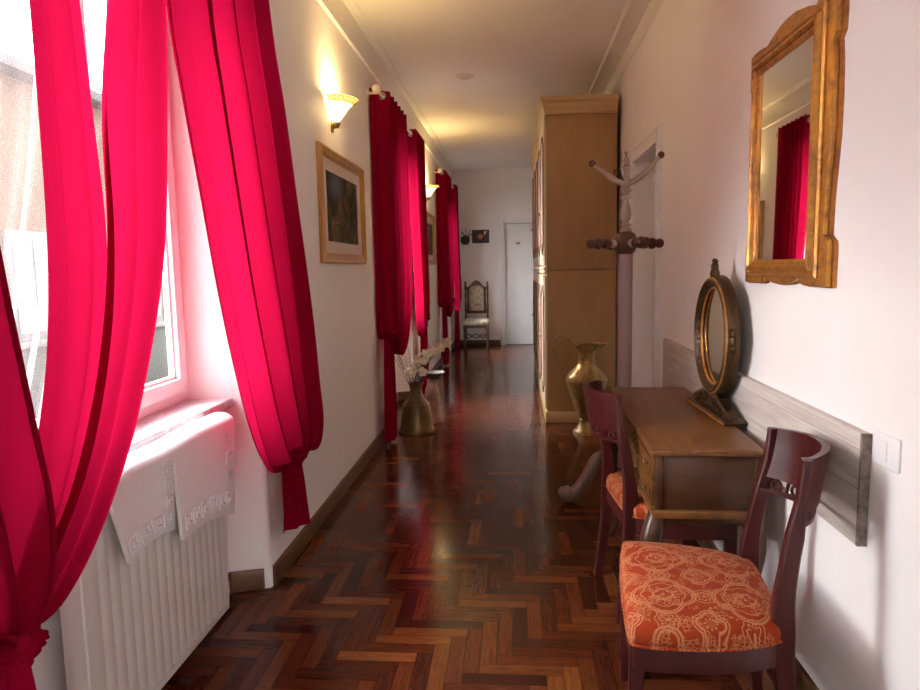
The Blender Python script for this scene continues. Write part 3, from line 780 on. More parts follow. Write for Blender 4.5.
# ------------------------------------------------------------------ chairs (front towards -X)
def make_chair(lab):
    t = thing('dining_chair', lab, 'chair', group='mahogany chairs by the desk')
    def outline(g):  # seat plan, trapezoid with bowed sides
        pts = [(-.205-g, -.272), (-.212-g, -.15), (-.215-g, 0), (-.212-g, .15), (-.205-g, .272), (-.19, .286+g), (-.12, .288+g), (-.01, .277+g), (.085, .252+g), (.15, .222+g), (.183, .195+g), (.194+g, .168), (.196+g, 0), (.194+g, -.168), (.183, -.195-g), (.15, -.222-g), (.085, -.252-g), (-.01, -.277-g), (-.12, -.288-g), (-.19, -.286-g)]
        return pts
    # cushion: outline shrunk in layers to a soft dome
    n = 80; base = [catmull(outline(0)+[outline(0)[0]], i/n) for i in range(n)]
    b = MB(); rows = []
    for s, z in ((.985, .425), (1.0, .430), (1.008, .445), (1.0, .460), (.975, .472), (.92, .481), (.8, .489), (.6, .495), (.35, .498), (.12, .499)):
        rows.append([b.bm.verts.new((p[0]*s, p[1]*s, z)) for p in base])
    for r in range(len(rows)-1):
        for i in range(n):
            j = (i+1) % n; b.bm.faces.new((rows[r][i], rows[r][j], rows[r+1][j], rows[r+1][i]))
    b.bm.faces.new(rows[-1]); b.bm.faces.new(rows[0][::-1])
    bmesh.ops.recalc_face_normals(b.bm, faces=b.bm.faces[:])
    seat = b.build('seat', DAMASK, t, 60)
    b = MB(); b.tube([(p[0]*1.004, p[1]*1.004, .428) for p in base+[base[0]]], .0045, 6, False); b.build('piping', DAMASK, seat)
    b = MB(); o1 = [(p[0]*.985, p[1]*.985) for p in base]; o2 = [(p[0]*.88, p[1]*.89) for p in base]
    b.ringprism(o1, o2, 'z', .358, .425, [(0, .358), (.0, .42), (.05, .425), (1, .425), (1, .358)]); b.build('seat_frame', MAHOG, t, 30)
    for s in (-1, 1):
        b = MB(); y = s*.248
        b.prism([(-.208, .425), (-.208, .02), (-.206, 0), (-.176, 0), (-.170, .30), (-.166, .425)], 'y', y-.022, y+.022, .005)
        b.build('leg', MAHOG, t, 30)
        # rear leg and back post in one sabre curve
        b = MB()
        path = [(.222, s*.205, 0), (.210, s*.20, .10), (.194, s*.195, .24), (.184, s*.192, .38), (.181, s*.190, .46), (.183, s*.187, .54), (.195, s*.182, .63), (.209, s*.176, .72), (.220, s*.171, .80), (.229, s*.169, .885), (.230, s*.169, .901)]
        pp = smoothpath(path, 40); rs = []
        for q in pp:
            z = q[2]; rs.append(.020+.008*math.exp(-((z-.45)/.12)**2)-(.003 if z < .1 else 0)-.009*min(1, max(0, (z-.70)/.10)))
        # rectangular section sweep
        rows = []
        for i, q in enumerate(pp):
            q = Vector(q); d = (Vector(pp[min(i+1, 40)])-Vector(pp[max(i-1, 0)])).normalized()
            nx = Vector((0, 1, 0)).cross(d).normalized(); hw = rs[i]*1.05; hy = .0165
            c_ = .005
            sec = [(-hw+c_, -hy), (hw-c_, -hy), (hw, -hy+c_), (hw, hy-c_), (hw-c_, hy), (-hw+c_, hy), (-hw, hy-c_), (-hw, -hy+c_)]
            rows.append([b.bm.verts.new(q+nx*a0+Vector((0, a1, 0))) for a0, a1 in sec])
        for i in range(40):
            for k in range(8):
                j = (k+1) % 8; b.bm.faces.new((rows[i][k], rows[i][j], rows[i+1][j], rows[i+1][k]))
        b.bm.faces.new(rows[0]); b.bm.faces.new(rows[-1])
        bmesh.ops.recalc_face_normals(b.bm, faces=b.bm.faces[:])
        b.build('leg', MAHOG, t, 30)
    # curved back panel
    def arcx(v, z):   # v -1..1 across
        lean = catmull([(.205,), (.216,), (.225,), (.233,)], (z-.70)/.2)[0]
        return lean+.082*(1-abs(v)**2.4)
    def slab(z0, z1, w0, w1, th, nz=6, nm='backrest', lip=False):
        b = MB(); nu = 28
        def f(side):
            def g(u, k):
                v = 2*u-1; z = z0+(z1-z0)*k; w = w0+(w1-w0)*k
                e = th*(.5 if not lip or k < .85 else .62)
                return (arcx(v, z)+side*e, v*w, z+(.006*(1-v*v) if k == 1 else 0))
            return g
        A = f(-1); B = f(1)
        b.grid(A, nu, nz); b.grid(B, nu, nz)
        b.grid(lambda u, k: tuple(a0+(b0-a0)*k for a0, b0 in zip(A(u, 1), B(u, 1))), nu, 2)
        b.grid(lambda u, k: tuple(a0+(b0-a0)*k for a0, b0 in zip(A(u, 0), B(u, 0))), nu, 2)
        for e in (0, 1): b.grid(lambda u, k: tuple(a0+(b0-a0)*u for a0, b0 in zip(A(e, k), B(e, k))), 2, nz)
        bmesh.ops.remove_doubles(b.bm, verts=b.bm.verts[:], dist=1e-4); bmesh.ops.recalc_face_normals(b.bm, faces=b.bm.faces[:])
        return b
    slab(.752, .902, .165, .171, .017, 8, lip=True).build('backrest', MAHOG, t, 40)
    b = slab(.708, .717, .158, .158, .016, 2)
    nr = 6
    for i in range(nr):
        v = -1+(2*i+1)/nr; z = .7345; y = v*.158
        ang = math.atan2(-.17*v, .158)
        m = Matrix.Translation((arcx(v, z), y, z)) @ Matrix.Rotation(-ang, 4, 'Z')
        q = MB(); q.torus((0, 0, 0), .0150, .0046, 'x', 18, 6); b.merge(q.bm, m)
        if i:
            v2 = -1+2*i/nr; b.tube([(arcx(v2, .716), v2*.158, .716), (arcx(v2, .753), v2*.158, .753)], .0055, 6)
    b.build('pierced_rail', MAHOG, t, 40)
    return t
chA = make_chair('mahogany chair with terracotta damask seat in the foreground, its back against the right wall')
chA.location = (.525, 1.925, 0); chA.rotation_euler.z = math.radians(-6.5)
chB = dup(chA, (.605, 2.79, 0), PI+math.radians(5), 'mahogany chair with terracotta seat tucked under the drawer side of the desk')

# ------------------------------------------------------------------ desk
dk = thing('writing_desk', 'walnut writing desk with drawers standing against the right wall under the oval mirror', 'desk', (.662, 2.885, 0), math.radians(-1.3))
hx, hy = .190, .605
b = MB(); b.box(-hx, hx, -hy, hy, .748, .772, .007, 3); b.build('tabletop', WALNUT, dk)
b = MB()
b.box(-hx+.022, hx-.012, -hy+.020, hy-.020, .548, .748, .002)
for sx in (-1, 1):
    for sy in (-1, 1):
        px = -hx+.022 if sx < 0 else hx-.034; py = -hy+.018 if sy < 0 else hy-.040
        b.box(px-.004 if sx < 0 else px, px+.022 if sx < 0 else px+.026, py-.003, py+.024, .545, .748, .004)
b.build('carcass', WALNUTD, dk, 30)
b = MB()
b.prism([(-hx+.004, .556), (-hx+.002, .550), (-hx+.002, .544), (-hx+.010, .538), (-hx+.016, .528), (hx-.02, .528), (hx-.006, .544), (hx-.006, .556)], 'y', -hy+.004, hy-.004, .004); b.build('base_moulding', WALNUT, dk, 30)
for sy in (-1, 1):
    y0 = sy*(hy-.026)
    pts = [(-hx+.03, .53), (hx-.03, .53), (hx-.03, .47), (hx-.055, .495), (hx-.10, .508), (.03, .500), (0, .494), (-.03, .500), (-hx+.10, .508), (-hx+.055, .495), (-hx+.03, .47)]
    b = MB(); b.prism(pts, 'y', y0-.009, y0+.009, .003); b.build('apron', WALNUTD, dk, 30)
pts = [(-hy+.05, .53), (hy-.05, .53), (hy-.05, .47), (hy-.10, .510), (.2, .516), (0, .510), (-.2, .516), (-hy+.10, .510), (-hy+.05, .47)]
b = MB(); b.prism(pts, 'x', -hx+.026, -hx+.042, .003); b.build('apron', WALNUTD, dk, 30)
fx = -hx+.022
nd = 3; wd = (2*hy-.09)/nd
for i in range(nd):
    for z0, z1 in ((.556, .646), (.655, .742)):
        ya = -hy+.045+i*wd+.006; yb = ya+wd-.012
        b = MB(); b.box(fx-.012, fx+.002, ya, yb, z0, z1, .004); 
        b.ringprism([(ya+.012, z0+.010), (yb-.012, z0+.010), (yb-.012, z1-.010), (ya+.012, z1-.010)], [(ya+.024, z0+.020), (yb-.024, z0+.020), (yb-.024, z1-.020), (ya+.024, z1-.020)], 'x', fx-.012, fx-.018)
        d = b.build('drawer', WALNUT, dk, 30)
        for yk in (ya+.07, yb-.07):
            b = MB(); b.lathe([(0, 0), (.006, 0), (.005, .008), (.011, .014), (.010, .020), (0, .023)], seg=14, mat=Matrix.Translation((fx-.011, yk, (z0+z1)/2)) @ Matrix.Rotation(-PI/2, 4, 'Y')); b.build('knob', AGED, d)
for sx in (-1, 1):
    for sy in (-1, 1):
        b = MB(); cx = sx*(hx-.030)+(0 if sx < 0 else -.004); cy = sy*(hy-.045)
        dvx, dvy = sx*.75, sy*.65
        path = [(0, .535), (.014, .50), (.034, .44), (.034, .38), (.014, .28), (-.006, .17), (-.010, .08), (.006, .035), (.022, .015), (.020, 0)]
        if sx > 0: path = [(o*.55, z) for o, z in path]
        pp = smoothpath(path, 30); rs_ = smoothpath([(.030,), (.034,), (.036,), (.032,), (.024,), (.018,), (.015,), (.018,), (.023,), (.019,)], 30)
        b.tube([(cx+dvx*o, cy+dvy*o, z) for o, z in pp], [r[0] for r in rs_], 14); b.build('leg', WALNUTD, dk, 50)

# ------------------------------------------------------------------ oval mirror on the desk
om = thing('table_mirror', 'oval carved mirror on a scrolled stand on top of the desk', 'mirror', (.838, 2.885, .772), math.radians(2))
def ell(a, bb_, n=56): return [(a*math.cos(2*PI*i/n), bb_*math.sin(2*PI*i/n)) for i in range(n)]
zc = .325; ea, eb = .215, .252
b = MB()
o = [(p[0], p[1]+zc) for p in ell(ea, eb)]; i_ = [(p[0], p[1]+zc) for p in ell(ea-.055, eb-.055)]
b.ringprism(o, i_, 'x', .012, -.03, [(0, .022), (0, -.006), (.15, -.026), (.40, -.034), (.55, -.026), (.62, -.018), (1, -.004), (1, .022)])
fr = b.build('frame', GILTD, om, 40)
b = MB()
for k in range(48):
    a_ = 2*PI*k/48; b.ball((-.019, (ea-.036)*math.cos(a_), zc+(eb-.036)*math.sin(a_)), .0058, (1, 1, 1), 8, 6)
b.build('beading', GILTD, fr)
b = MB(); n = 72
for k, (rr, r_) in enumerate(((.052, .005), (.012, .005))):
    b.tube([(-.024 if k else -.010, (ea-rr)*math.cos(2*PI*i/n), zc+(eb-rr)*math.sin(2*PI*i/n)) for i in range(n+1)], r_, 8, False)
b.build('gilt_rim', GILT, fr, label='bright gold inner and outer line')
b = MB(); b.prism([(p[0], p[1]+zc) for p in ell(ea-.054, eb-.054)], 'x', -.002, .004); b.build('glass', MIRROR, om)
b = MB(); b.prism([(p[0], p[1]+zc) for p in ell(ea-.01, eb-.01)], 'x', .020, .028); b.build('backing', WALNUTD, om)
def carved(pts, seed, k=1):
    m = MB(); rr = random.Random(seed)
    for (y, z, r) in pts:
        m.ball((-.008+rr.uniform(-.006, .006), y, z), r, (.75, 1, 1.1), 10, 8)
        for q in range(4):
            a_ = rr.uniform(0, 6.28); m.ball((-.014, y+r*.8*math.cos(a_), z+r*.8*math.sin(a_)), r*.42, (1, 1, 1), 8, 6)
    return m
carved([(0, zc+eb+.005, .026), (-.022, zc+eb+.004, .018), (.022, zc+eb+.004, .018), (0, zc+eb+.035, .020), (.008, zc+eb+.055, .013), (-.01, zc+eb+.05, .012)], 3).build('crest', GILTD, om)
for s in (-1, 1):
    carved([(s*(ea+.004), zc+.03, .017), (s*(ea+.006), zc, .020), (s*(ea+.002), zc-.03, .015), (s*(ea-.006), zc-.07, .013)], 5+s).build('side_ornament', GILTD, om)
# stand: plinth with scrolls
b = MB(); b.prism([(-.255, 0), (-.26, .012), (-.24, .020), (.24, .020), (.26, .012), (.255, 0)], 'x', -.045, .045, .003); 
b.prism([(-.22, .02), (-.20, .045), (-.15, .050), (-.11, .075), (-.06, .070), (-.035, .105), (.035, .105), (.06, .070), (.11, .075), (.15, .050), (.20, .045), (.22, .02)], 'x', -.018, .022, .004)
st = b.build('stand', GILTD, om, 30)
b = MB()
for s in (-1, 1):
    for (c0, z0, R0) in ((.06, .055, .026), (.125, .045, .020), (.19, .032, .014)):
        sp = [(-.022, s*c0+s*R0*(1-k/26)*math.cos(k*.42), z0+R0*(1-k/26)*math.sin(k*.42)) for k in range(22)]
        b.tube(sp, [.0075*(1-k/40) for k in range(22)], 7)
    b.tube([(-.02, s*.24, .024), (-.022, s*.18, .05), (-.022, s*.12, .07), (-.02, s*.06, .09), (-.018, 0, .1)], [.004, .008, .008, .009, .007], 7)
b.build('scroll_carving', GILTD, st)
b = MB(); b.tube([(-.046, -.255, .007), (-.046, .255, .007)], .005, 8); b.build('gilt_edge', GILT, st, label='bright gold front edge')

# ------------------------------------------------------------------ coat rack
CREAMR = plain('cream_painted_wood', (.42, .33, .26), .55, 0, .06, 20)
BROWNW = wood('brown_turned_wood', (.055, .018, .008), (.12, .042, .018), 2, 14, .3, .35)
MAUVE = plain('mauve_painted_wood', (.36, .27, .26), .45, 0, .06)
ck = thing('coat_rack', 'turned wooden coat stand with ball arms and scroll feet between desk and wardrobe', 'coat rack', (.64, 4.0, 0))
b = MB(); b.lathe([(0, .20), (.04, .20), (.052, .24), (.055, .30), (.046, .34), (.042, .38), (.042, 1.44), (.046, 1.46), (.0, 1.46)], seg=28); b.build('pole', MAUVE, ck)
b = MB(); b.lathe([(0, 1.452), (.03, 1.453), (.056, 1.475), (.069, 1.51), (.068, 1.54), (.055, 1.575), (.03, 1.59), (0, 1.592)], seg=28); b.build('hub', BROWNW, ck)
b = MB(); b.lathe([(0, 1.585), (.034, 1.587), (.036, 1.60), (.024, 1.606), (.022, 1.618), (.036, 1.626), (.020, 1.637), (.018, 1.645), (.028, 1.66), (.034, 1.69), (.028, 1.72), (.017, 1.75), (.016, 1.772), (.036, 1.780), (.036, 1.785), (.015, 1.793), (.017, 1.808), (.035, 1.817), (.034, 1.822), (.014, 1.832), (.017, 1.842), (.030, 1.852), (.030, 1.868), (.018, 1.89), (.014, 1.915), (.018, 1.938), (.028, 1.948), (.028, 1.952), (.010, 1.962), (.017, 1.975), (.020, 1.988), (.009, 2.005), (.008, 2.02), (.012, 2.03), (0, 2.042)], seg=24); b.build('spindle', CREAMR, ck, 40)
for k in range(4):
    an = math.radians(200+90*k); d = Vector((math.cos(an), math.sin(an), 0))
    b = MB(); b.tube([Vector((0, 0, 1.52))+d*.05, Vector((0, 0, 1.52))+d*.20], .012, 10)
    q = Vector((0, 0, 1.52)); mz = Matrix.Translation(q) @ Matrix.Rotation(an, 4, 'Z') @ Matrix.Rotation(PI/2, 4, 'Y')
    b.lathe([(.0, .098), (.022, .10), (.031, .118), (.029, .136), (.012, .146), (.014, .150), (.030, .158), (.034, .172), (.028, .188), (.012, .196), (.012, .20), (.024, .205), (.029, .222), (.022, .238), (0, .243)], seg=18, mat=mz)
    a_ = b.build('arm', BROWNW, ck, 50)
    b = MB(); b.lathe([(.0, .058), (.02, .062), (.026, .078), (.022, .094), (0, .1)], seg=16, mat=mz); b.build('collar', CREAMR, a_, label='cream turned collar')
for s, tz in ((-1, 1.985), (1, 2.01)):
    dy = -.04*s
    pth = smoothpath([(0, 0, 1.858), (s*.05, dy*.3, 1.875), (s*.115, dy*.7, 1.925), (s*.178, dy, tz-.012)], 16)
    b = MB(); b.tube(pth, [.012+.006*math.sin(PI*min(1, i/13)) for i in range(17)], 12); a_ = b.build('upper_arm', CREAMR, ck, 60)
    b = MB(); b.ball((s*.186, dy, tz-.003), .020); b.build('knob', BROWNW, a_)
b = MB(); b.tube(smoothpath([(-.012, -.01, 1.86), (-.03, -.03, 1.90), (-.052, -.03, 1.935), (-.07, -.03, 1.925), (-.066, -.03, 1.905)], 14), .004, 8); b.build('hook', DARKM, ck)
for k, deg in enumerate((193, 303, 75)):
    an = math.radians(deg); d = Vector((math.cos(an), math.sin(an), 0))
    path = [(.03, .25), (.09, .262), (.16, .245), (.205, .185), (.25, .11), (.30, .056), (.345, .044), (.372, .066), (.366, .092)]
    pp = smoothpath(path, 36); rs_ = smoothpath([(.040,), (.048,), (.048,), (.040,), (.042,), (.042,), (.040,), (.036,), (.024,)], 36)
    b = MB(); rows = []
    b.tube([(d.x*r, d.y*r, z) for r, z in pp], [r[0] for r in rs_], 14, True, (.62, 1.0)); 
    b.ball((d.x*.352, d.y*.352, .068), .036, (.8, .8, 1)); b.build('foot', BROWNW if k else wood('worn_brown_wood', (.12, .06, .038), (.27, .16, .11), 2, 12, .3, .3), ck, 60)

# ------------------------------------------------------------------ wardrobe
def mat_tan():
    a = NT('tan_painted_panel'); f = a.noise(a.co(scale=(1, 1, .25)), 6, 6, .6, .4)
    a.P(color=a.ramp(f, [(.3, (.33, .185, .065)), (.7, (.40, .235, .09))]), rough=.5); return a.m
TAN = mat_tan()
CRM = plain('cream_lacquer', (.62, .52, .36), .35, 0, .05)
PINK = plain('pale_pink_panel', (.60, .36, .27), .4, 0, .05)
BRN = plain('brown_line', (.16, .09, .05), .5, 0, .1)
CORN = wood('tan_cornice', (.42, .26, .10), (.52, .34, .15), 0, 8, .42, .1)
wy0, wy1, wx0, wx1 = 6.0, 9.60, .285, .885
wd_ = thing('wardrobe', 'tall tan and cream built wardrobe along the right side of the corridor', 'wardrobe', (.585, 7.8, 0))
ox, oy = -.585, -7.8
b = MB(); b.box(wx0+ox, wx1+ox, wy0+oy, wy1+oy, .10, 1.36, .003); b.box(wx0+ox, wx1+ox, wy0+oy, wy1+oy, 1.365, 2.70, .003); b.build('carcass', TAN, wd_)
b = MB(); b.box(wx0-.018+ox, wx1+ox, wy0-.018+oy, wy1+.018+oy, 0, .10, .006); b.build('plinth', CORN, wd_)
b = MB()
cp = [(0, 2.68), (.012, 2.69), (.016, 2.715), (.030, 2.745), (.034, 2.775), (.050, 2.795), (.052, 2.825), (.0, 2.825)]
rows = []
X0, X1, Y0, Y1 = wx0+ox, wx1+ox, wy0+oy, wy1+oy
for o_, z in cp: rows.append([b.bm.verts.new(p) for p in ((X0-o_, Y0-o_, z), (X1, Y0-o_, z), (X1, Y1+o_, z), (X0-o_, Y1+o_, z))])
for r in range(len(rows)-1):
    for k in range(4): b.bm.faces.new((rows[r][k], rows[r][(k+1) % 4], rows[r+1][(k+1) % 4], rows[r+1][k]))
b.bm.faces.new(rows[-1]); bmesh.ops.recalc_face_normals(b.bm, faces=b.bm.faces[:]); b.build('cornice', CORN, wd_, 25)
b = MB(); b.prism([(X0, 1.325), (X0-.014, 1.33), (X0-.022, 1.345), (X0-.016, 1.362), (X0-.026, 1.372), (X0-.022, 1.39), (X0, 1.40)], 'y', Y0-.004, Y1); b.build('middle_moulding', CRM, wd_, 60)
nb = 5; bw = (wy1-wy0)/nb
def ogee(ya, yb, z0, z1, up, g):
    ym = (ya+yb)/2; hw = (yb-ya)/2-g; o_ = []
    zt = z1-g
    top = [(-1, -.10), (-.8, -.085), (-.55, -.045), (-.3, -.012), (0, 0), (.3, -.012), (.55, -.045), (.8, -.085), (1, -.10)]
    bot = [(1, .10), (.75, .085), (.4, .045), (.15, .02), (0, 0), (-.15, .02), (-.4, .045), (-.75, .085), (-1, .10)]
    return [(ym+t*hw, zt+dz) for t, dz in top]+[(ym+t*hw, z0+g+dz) for t, dz in bot]
for i in range(nb):
    ya, yb = Y0+i*bw+.012, Y0+(i+1)*bw-.012
    for z0, z1, up in ((.125, 1.315, 0), (1.41, 2.66, 1)):
        b = MB(); b.box(X0-.020, X0+.002, ya, yb, z0, z1, .004); d = b.build('door', CRM, wd_)
        b = MB(); b.prism(ogee(ya, yb, z0, z1, up, .10)[::-1], 'x', X0-.0235, X0-.0195); b.build('inset_panel', PINK, d)
        b = MB(); op = ogee(ya, yb, z0, z1, up, .088); ip = ogee(ya, yb, z0, z1, up, .112)
        b.ringprism(op, ip, 'x', X0-.0198, X0-.030, [(0, X0-.0198), (.25, X0-.031), (.75, X0-.031), (1, X0-.0198)]); b.build('panel_moulding', BRN, d)
        b = MB(); zk = .72 if not up else 1.9; b.lathe([(0, 0), (.007, 0), (.006, .012), (.014, .02), (.012, .028), (0, .031)], seg=14, mat=Matrix.Translation((X0-.020, yb-.035 if i % 2 == 0 else ya+.035, zk)) @ Matrix.Rotation(-PI/2, 4, 'Y')); b.build('knob', AGED, d)
# gently arched crest over the doors
b = MB(); b.prism([(Y0-.03, 2.66)]+[(Y0-.03+(Y1-Y0+.06)*k/24, 2.69+.0*math.sin(PI*k/24)) for k in range(25)]+[(Y1+.03, 2.66)], 'x', X0-.024, X0-.004); b.build('frieze', CRM, wd_)

# ------------------------------------------------------------------ brass ewer
ew = thing('brass_ewer', 'tall aged brass ewer with looped handle on the floor in front of the wardrobe', 'ewer', (.59, 5.62, 0))
prof = [(0, .0), (.110, .0), (.112, .012), (.100, .030), (.078, .055), (.062, .085), (.058, .115), (.070, .135), (.092, .20), (.118, .28), (.145, .36), (.165, .42), (.170, .455), (.160, .49), (.130, .525), (.095, .555), (.073, .59), (.064, .63), (.064, .67), (.075, .70)]
b = MB(); b.lathe(prof, seg=48); b.build('body', BRASS, ew, 50)
b = MB()
def rim(u, t):
    a_ = 2*PI*u; sp = max(0, math.cos(a_))**3; bk = max(0, -math.cos(a_))
    r = .0745+t*(.030+.070*sp-.008*bk); z = .699+t*(.036+.018*sp+.034*math.sin(a_)**2)-.008*math.sin(PI*t)
    return (r*math.cos(a_), r*math.sin(a_)*(1-.25*t*abs(sp)), z)
b.grid(rim, 64, 10); b.grid(lambda u, t: tuple(x*.985 if i < 2 else x+.002 for i, x in enumerate(rim(1-u, t))), 64, 10)
b.build('spout', BRASS, ew, 70)
b = MB(); hp = smoothpath([(-.092, 0, .728), (-.13, 0, .785), (-.20, 0, .825), (-.25, 0, .81), (-.275, 0, .75), (-.262, 0, .66), (-.22, 0, .57), (-.175, 0, .50), (-.155, 0, .48)], 40); b.tube(hp, .0085, 10); b.build('handle', BRASS, ew, 60)
for q in ((.118, .060, .007), (.455, .1695, .004), (.60, .071, .005)): MB().torus((0, 0, q[0]), q[1], q[2], 'z', 40, 8).build('band', BRASS, ew, 60)

# ------------------------------------------------------------------ vase with flowers
VS_ = 1.12
vs = thing('brass_vase', 'squat tarnished brass vase holding white orchids by the middle window curtain', 'vase', (-.855, 5.68, 0))
b = MB(); b.lathe([(0, 0), (.158, 0), (.160, .012), (.148, .03), (.136, .08), (.129, .15), (.122, .21), (.106, .25), (.076, .285), (.057, .32), (.052, .36), (.055, .40), (.066, .425), (.062, .425), (.050, .40), (.046, .36), (.05, .30), (0, .29)], seg=40); b.build('body', VASEM, vs, 50)
for q in ((.235, .112, .005), (.015, .158, .006)): MB().torus((0, 0, q[0]), q[1], q[2], 'z', 40, 6).build('band', VASEM, vs, 60)
def mat_petal():
    a = NT('cream_petal'); f = a.noise(a.co(), 30, 3, .5)
    a.P(color=a.ramp(f, [(.3, (.74, .64, .44)), (.7, (.82, .76, .62))]), rough=.6); return a.m
PETAL = mat_petal(); STEM = plain('green_stem', (.10, .11, .04), .6); TWIG = plain('dark_twig', (.035, .022, .02), .7, 0, .2); PINKB = plain('pink_bud', (.62, .25, .30), .6)
def orchid(lab, pts, fl, seed):
    t = thing('orchid_spray', lab, 'flower', (-.855, 5.68, .30), group='orchid sprays in the brass vase'); rr = random.Random(seed)
    pth = smoothpath(pts, 24); b = MB(); b.tube(pth, .0035, 6); b.build('stem', STEM, t)
    for f0, side in fl:
        p = Vector(catmull(pts, f0)); q = p+Vector((rr.uniform(-.02, .02)+side*.025, -.02, rr.uniform(-.02, .03)))
        b = MB(); s = rr.uniform(.030, .040); a0 = rr.uniform(0, 6)
        nrm = Vector((rr.uniform(-.4, .6), -1, rr.uniform(-.1, .5))).normalized(); ux = nrm.orthogonal().normalized(); uy = nrm.cross(ux)
        for k in range(5):
            a_ = a0+k*2*PI/5; dd = ux*math.cos(a_)+uy*math.sin(a_); pd = nrm.cross(dd)
            wd2 = s*(.62 if k % 2 else .48)
            def pet(u, v, dd=dd, pd=pd, wd2=wd2):
                w = math.sin(PI*min(1, .12+.88*v))**.7*wd2
                return q+dd*s*1.25*v+pd*(u-.5)*2*w+nrm*(.012*math.sin(PI*v)-.010*(2*u-1)**2)
            b.grid(pet, 4, 5)
        b.ball(q+nrm*.008, .007, (1, 1, 1), 8, 6); b.build('blossom', PETAL, t, 80)
    for f0 in (.94, 1.0):
        p = Vector(catmull(pts, f0)); b = MB(); b.ball(p, .011, (1, 1, 1.3), 8, 6); b.build('bud', PINKB if f0 == 1 else PETAL, t)
orchid('cream orchid spray leaning right in the brass vase, pink bud at its tip', [(0, 0, 0), (.03, -.01, .14), (.09, -.03, .27), (.17, -.04, .38), (.25, -.05, .46), (.315, -.05, .505)], [(.48, -1), (.55, 1), (.62, -1), (.68, 1), (.74, -1), (.80, 1), (.87, 0)], 3)
orchid('cream orchid spray standing upright in the middle of the brass vase', [(0, 0, 0), (.0, -.02, .12), (.02, -.05, .22), (.06, -.06, .31), (.10, -.06, .38), (.13, -.05, .43)], [(.36, -1), (.44, 1), (.5, -1), (.58, 1), (.66, -1), (.74, 1), (.82, -1), (.88, 1)], 8)
orchid('short cream orchid spray drooping left over the rim of the brass vase', [(0, 0, 0), (-.01, -.03, .12), (-.03, -.05, .19), (-.02, -.07, .23), (.0, -.08, .25)], [(.5, -1), (.66, 1), (.82, -1)], 12)
tw = MB(); rr = random.Random(4)
for k in range(34):
    a_ = rr.uniform(-.5, .42)*1.0; b0 = rr.uniform(-.15, .15); ln = rr.uniform(.34, .56); bend = rr.uniform(-.05, .05)
    tw.tube([(rr.uniform(-.02, .02), rr.uniform(-.02, .02), 0), (math.sin(a_)*ln*.45+bend*.3, b0*.4, ln*.45), (math.sin(a_)*ln*.9+bend, b0*ln, math.cos(a_)*ln)], [.0022, .0018, .0008], 4)
o = tw.build('dry_grass', TWIG); o.location = (-.855, 5.68, .30); o['kind'] = 'stuff'; tag(o, 'thin dark dry stalks fanned out in the brass vase with the orchids', 'dry grass')
# smaller jug behind the vase
REDMETAL = mat_gilt('red_reflecting_metal', (.34, .17, .12), (.14, .06, .045), 12)  # reflection of the crimson curtain is put into this reddish jug colour
PEWT = plain('pewter', (.16, .145, .13), .5, .7, .1)
jg = thing('metal_jug', 'dark reddish metal jug with flared pewter mouth half hidden behind the orchid vase', 'jug', (-.762, 6.05, 0))
b = MB(); b.lathe([(0, 0), (.095, 0), (.097, .015), (.085, .05), (.072, .14), (.068, .24), (.060, .30), (.046, .335), (.040, .37), (.046, .40)], seg=32); b.build('body', REDMETAL, jg, 50)
b = MB(); b.lathe([(.045, .395), (.058, .42), (.078, .445), (.092, .455), (.092, .460), (.075, .452), (.052, .425), (.04, .40)], (.03, 0, 0), 32); b.build('mouth', PEWT, jg, 50)
b = MB(); b.tube(smoothpath([(-.03, 0, .43), (-.09, 0, .44), (-.125, 0, .38), (-.11, 0, .28), (-.065, 0, .23)], 20), .007, 8); b.build('handle', REDMETAL, jg, 50)

# ------------------------------------------------------------------ carved chair by the end wall
OAK = wood('dark_oak', (.06, .026, .011), (.13, .06, .025), 2, 12, .4, .2)
def mat_tapestry():
    a = NT('cream_floral_tapestry'); v = a.co(); f = a.noise(v, 26, 5, .6, .6); h = a.noise(v, 13, 3, .6); c = a.noise(v, 17, 2, .5)
    flower = a.ramp(c, [(.35, (.34, .12, .10)), (.5, (.22, .22, .10)), (.65, (.14, .13, .17))])
    k = a.n.new('ShaderNodeMapRange'); a.l.new(f, k.inputs[0]); k.inputs[1].default_value = .52; k.inputs[2].default_value = .60
    a.P(color=a.mix(a.m_('MULTIPLY', k.outputs[0], .8), (.62, .55, .43), flower), rough=.85, sheen=.2); return a.m
TAP = mat_tapestry()
ac = thing('carved_chair', 'high-backed carved oak chair in cream floral tapestry by the end wall', 'chair', (-.675, 11.83, 0))
# front towards -Y
b = MB(); rows = []
def rr_(w, d, n=40):
    o_ = []
    for i in range(n):
        a_ = 2*PI*i/n; ca, sa = math.cos(a_), math.sin(a_)
        o_.append((w*math.copysign(abs(ca)**.35, ca), d*math.copysign(abs(sa)**.35, sa)))
    return o_
for s, z in ((.96, .405), (1, .42), (1.02, .45), (1, .475), (.93, .495), (.75, .508), (.4, .515), (.1, .516)):
    rows.append([b.bm.verts.new((p[0]*s, p[1]*s-.02, z)) for p in rr_(.235, .20)])
for r in range(len(rows)-1):
    for i in range(40): b.bm.faces.new((rows[r][i], rows[r][(i+1) % 40], rows[r+1][(i+1) % 40], rows[r+1][i]))
b.bm.faces.new(rows[-1]); b.bm.faces.new(rows[0][::-1]); bmesh.ops.recalc_face_normals(b.bm, faces=b.bm.faces[:])
b.build('seat', TAP, ac, 60)
b = MB(); b.box(-.21, .21, -.20, .165, .36, .41, .005); b.build('seat_frame', OAK, ac)
turn = [(0, 0), (.020, 0), (.024, .02), (.016, .05), (.022, .08), (.024, .11), (.015, .14), (.021, .2), (.022, .26), (.016, .30), (.024, .33), (.022, .40), (0, .40)]
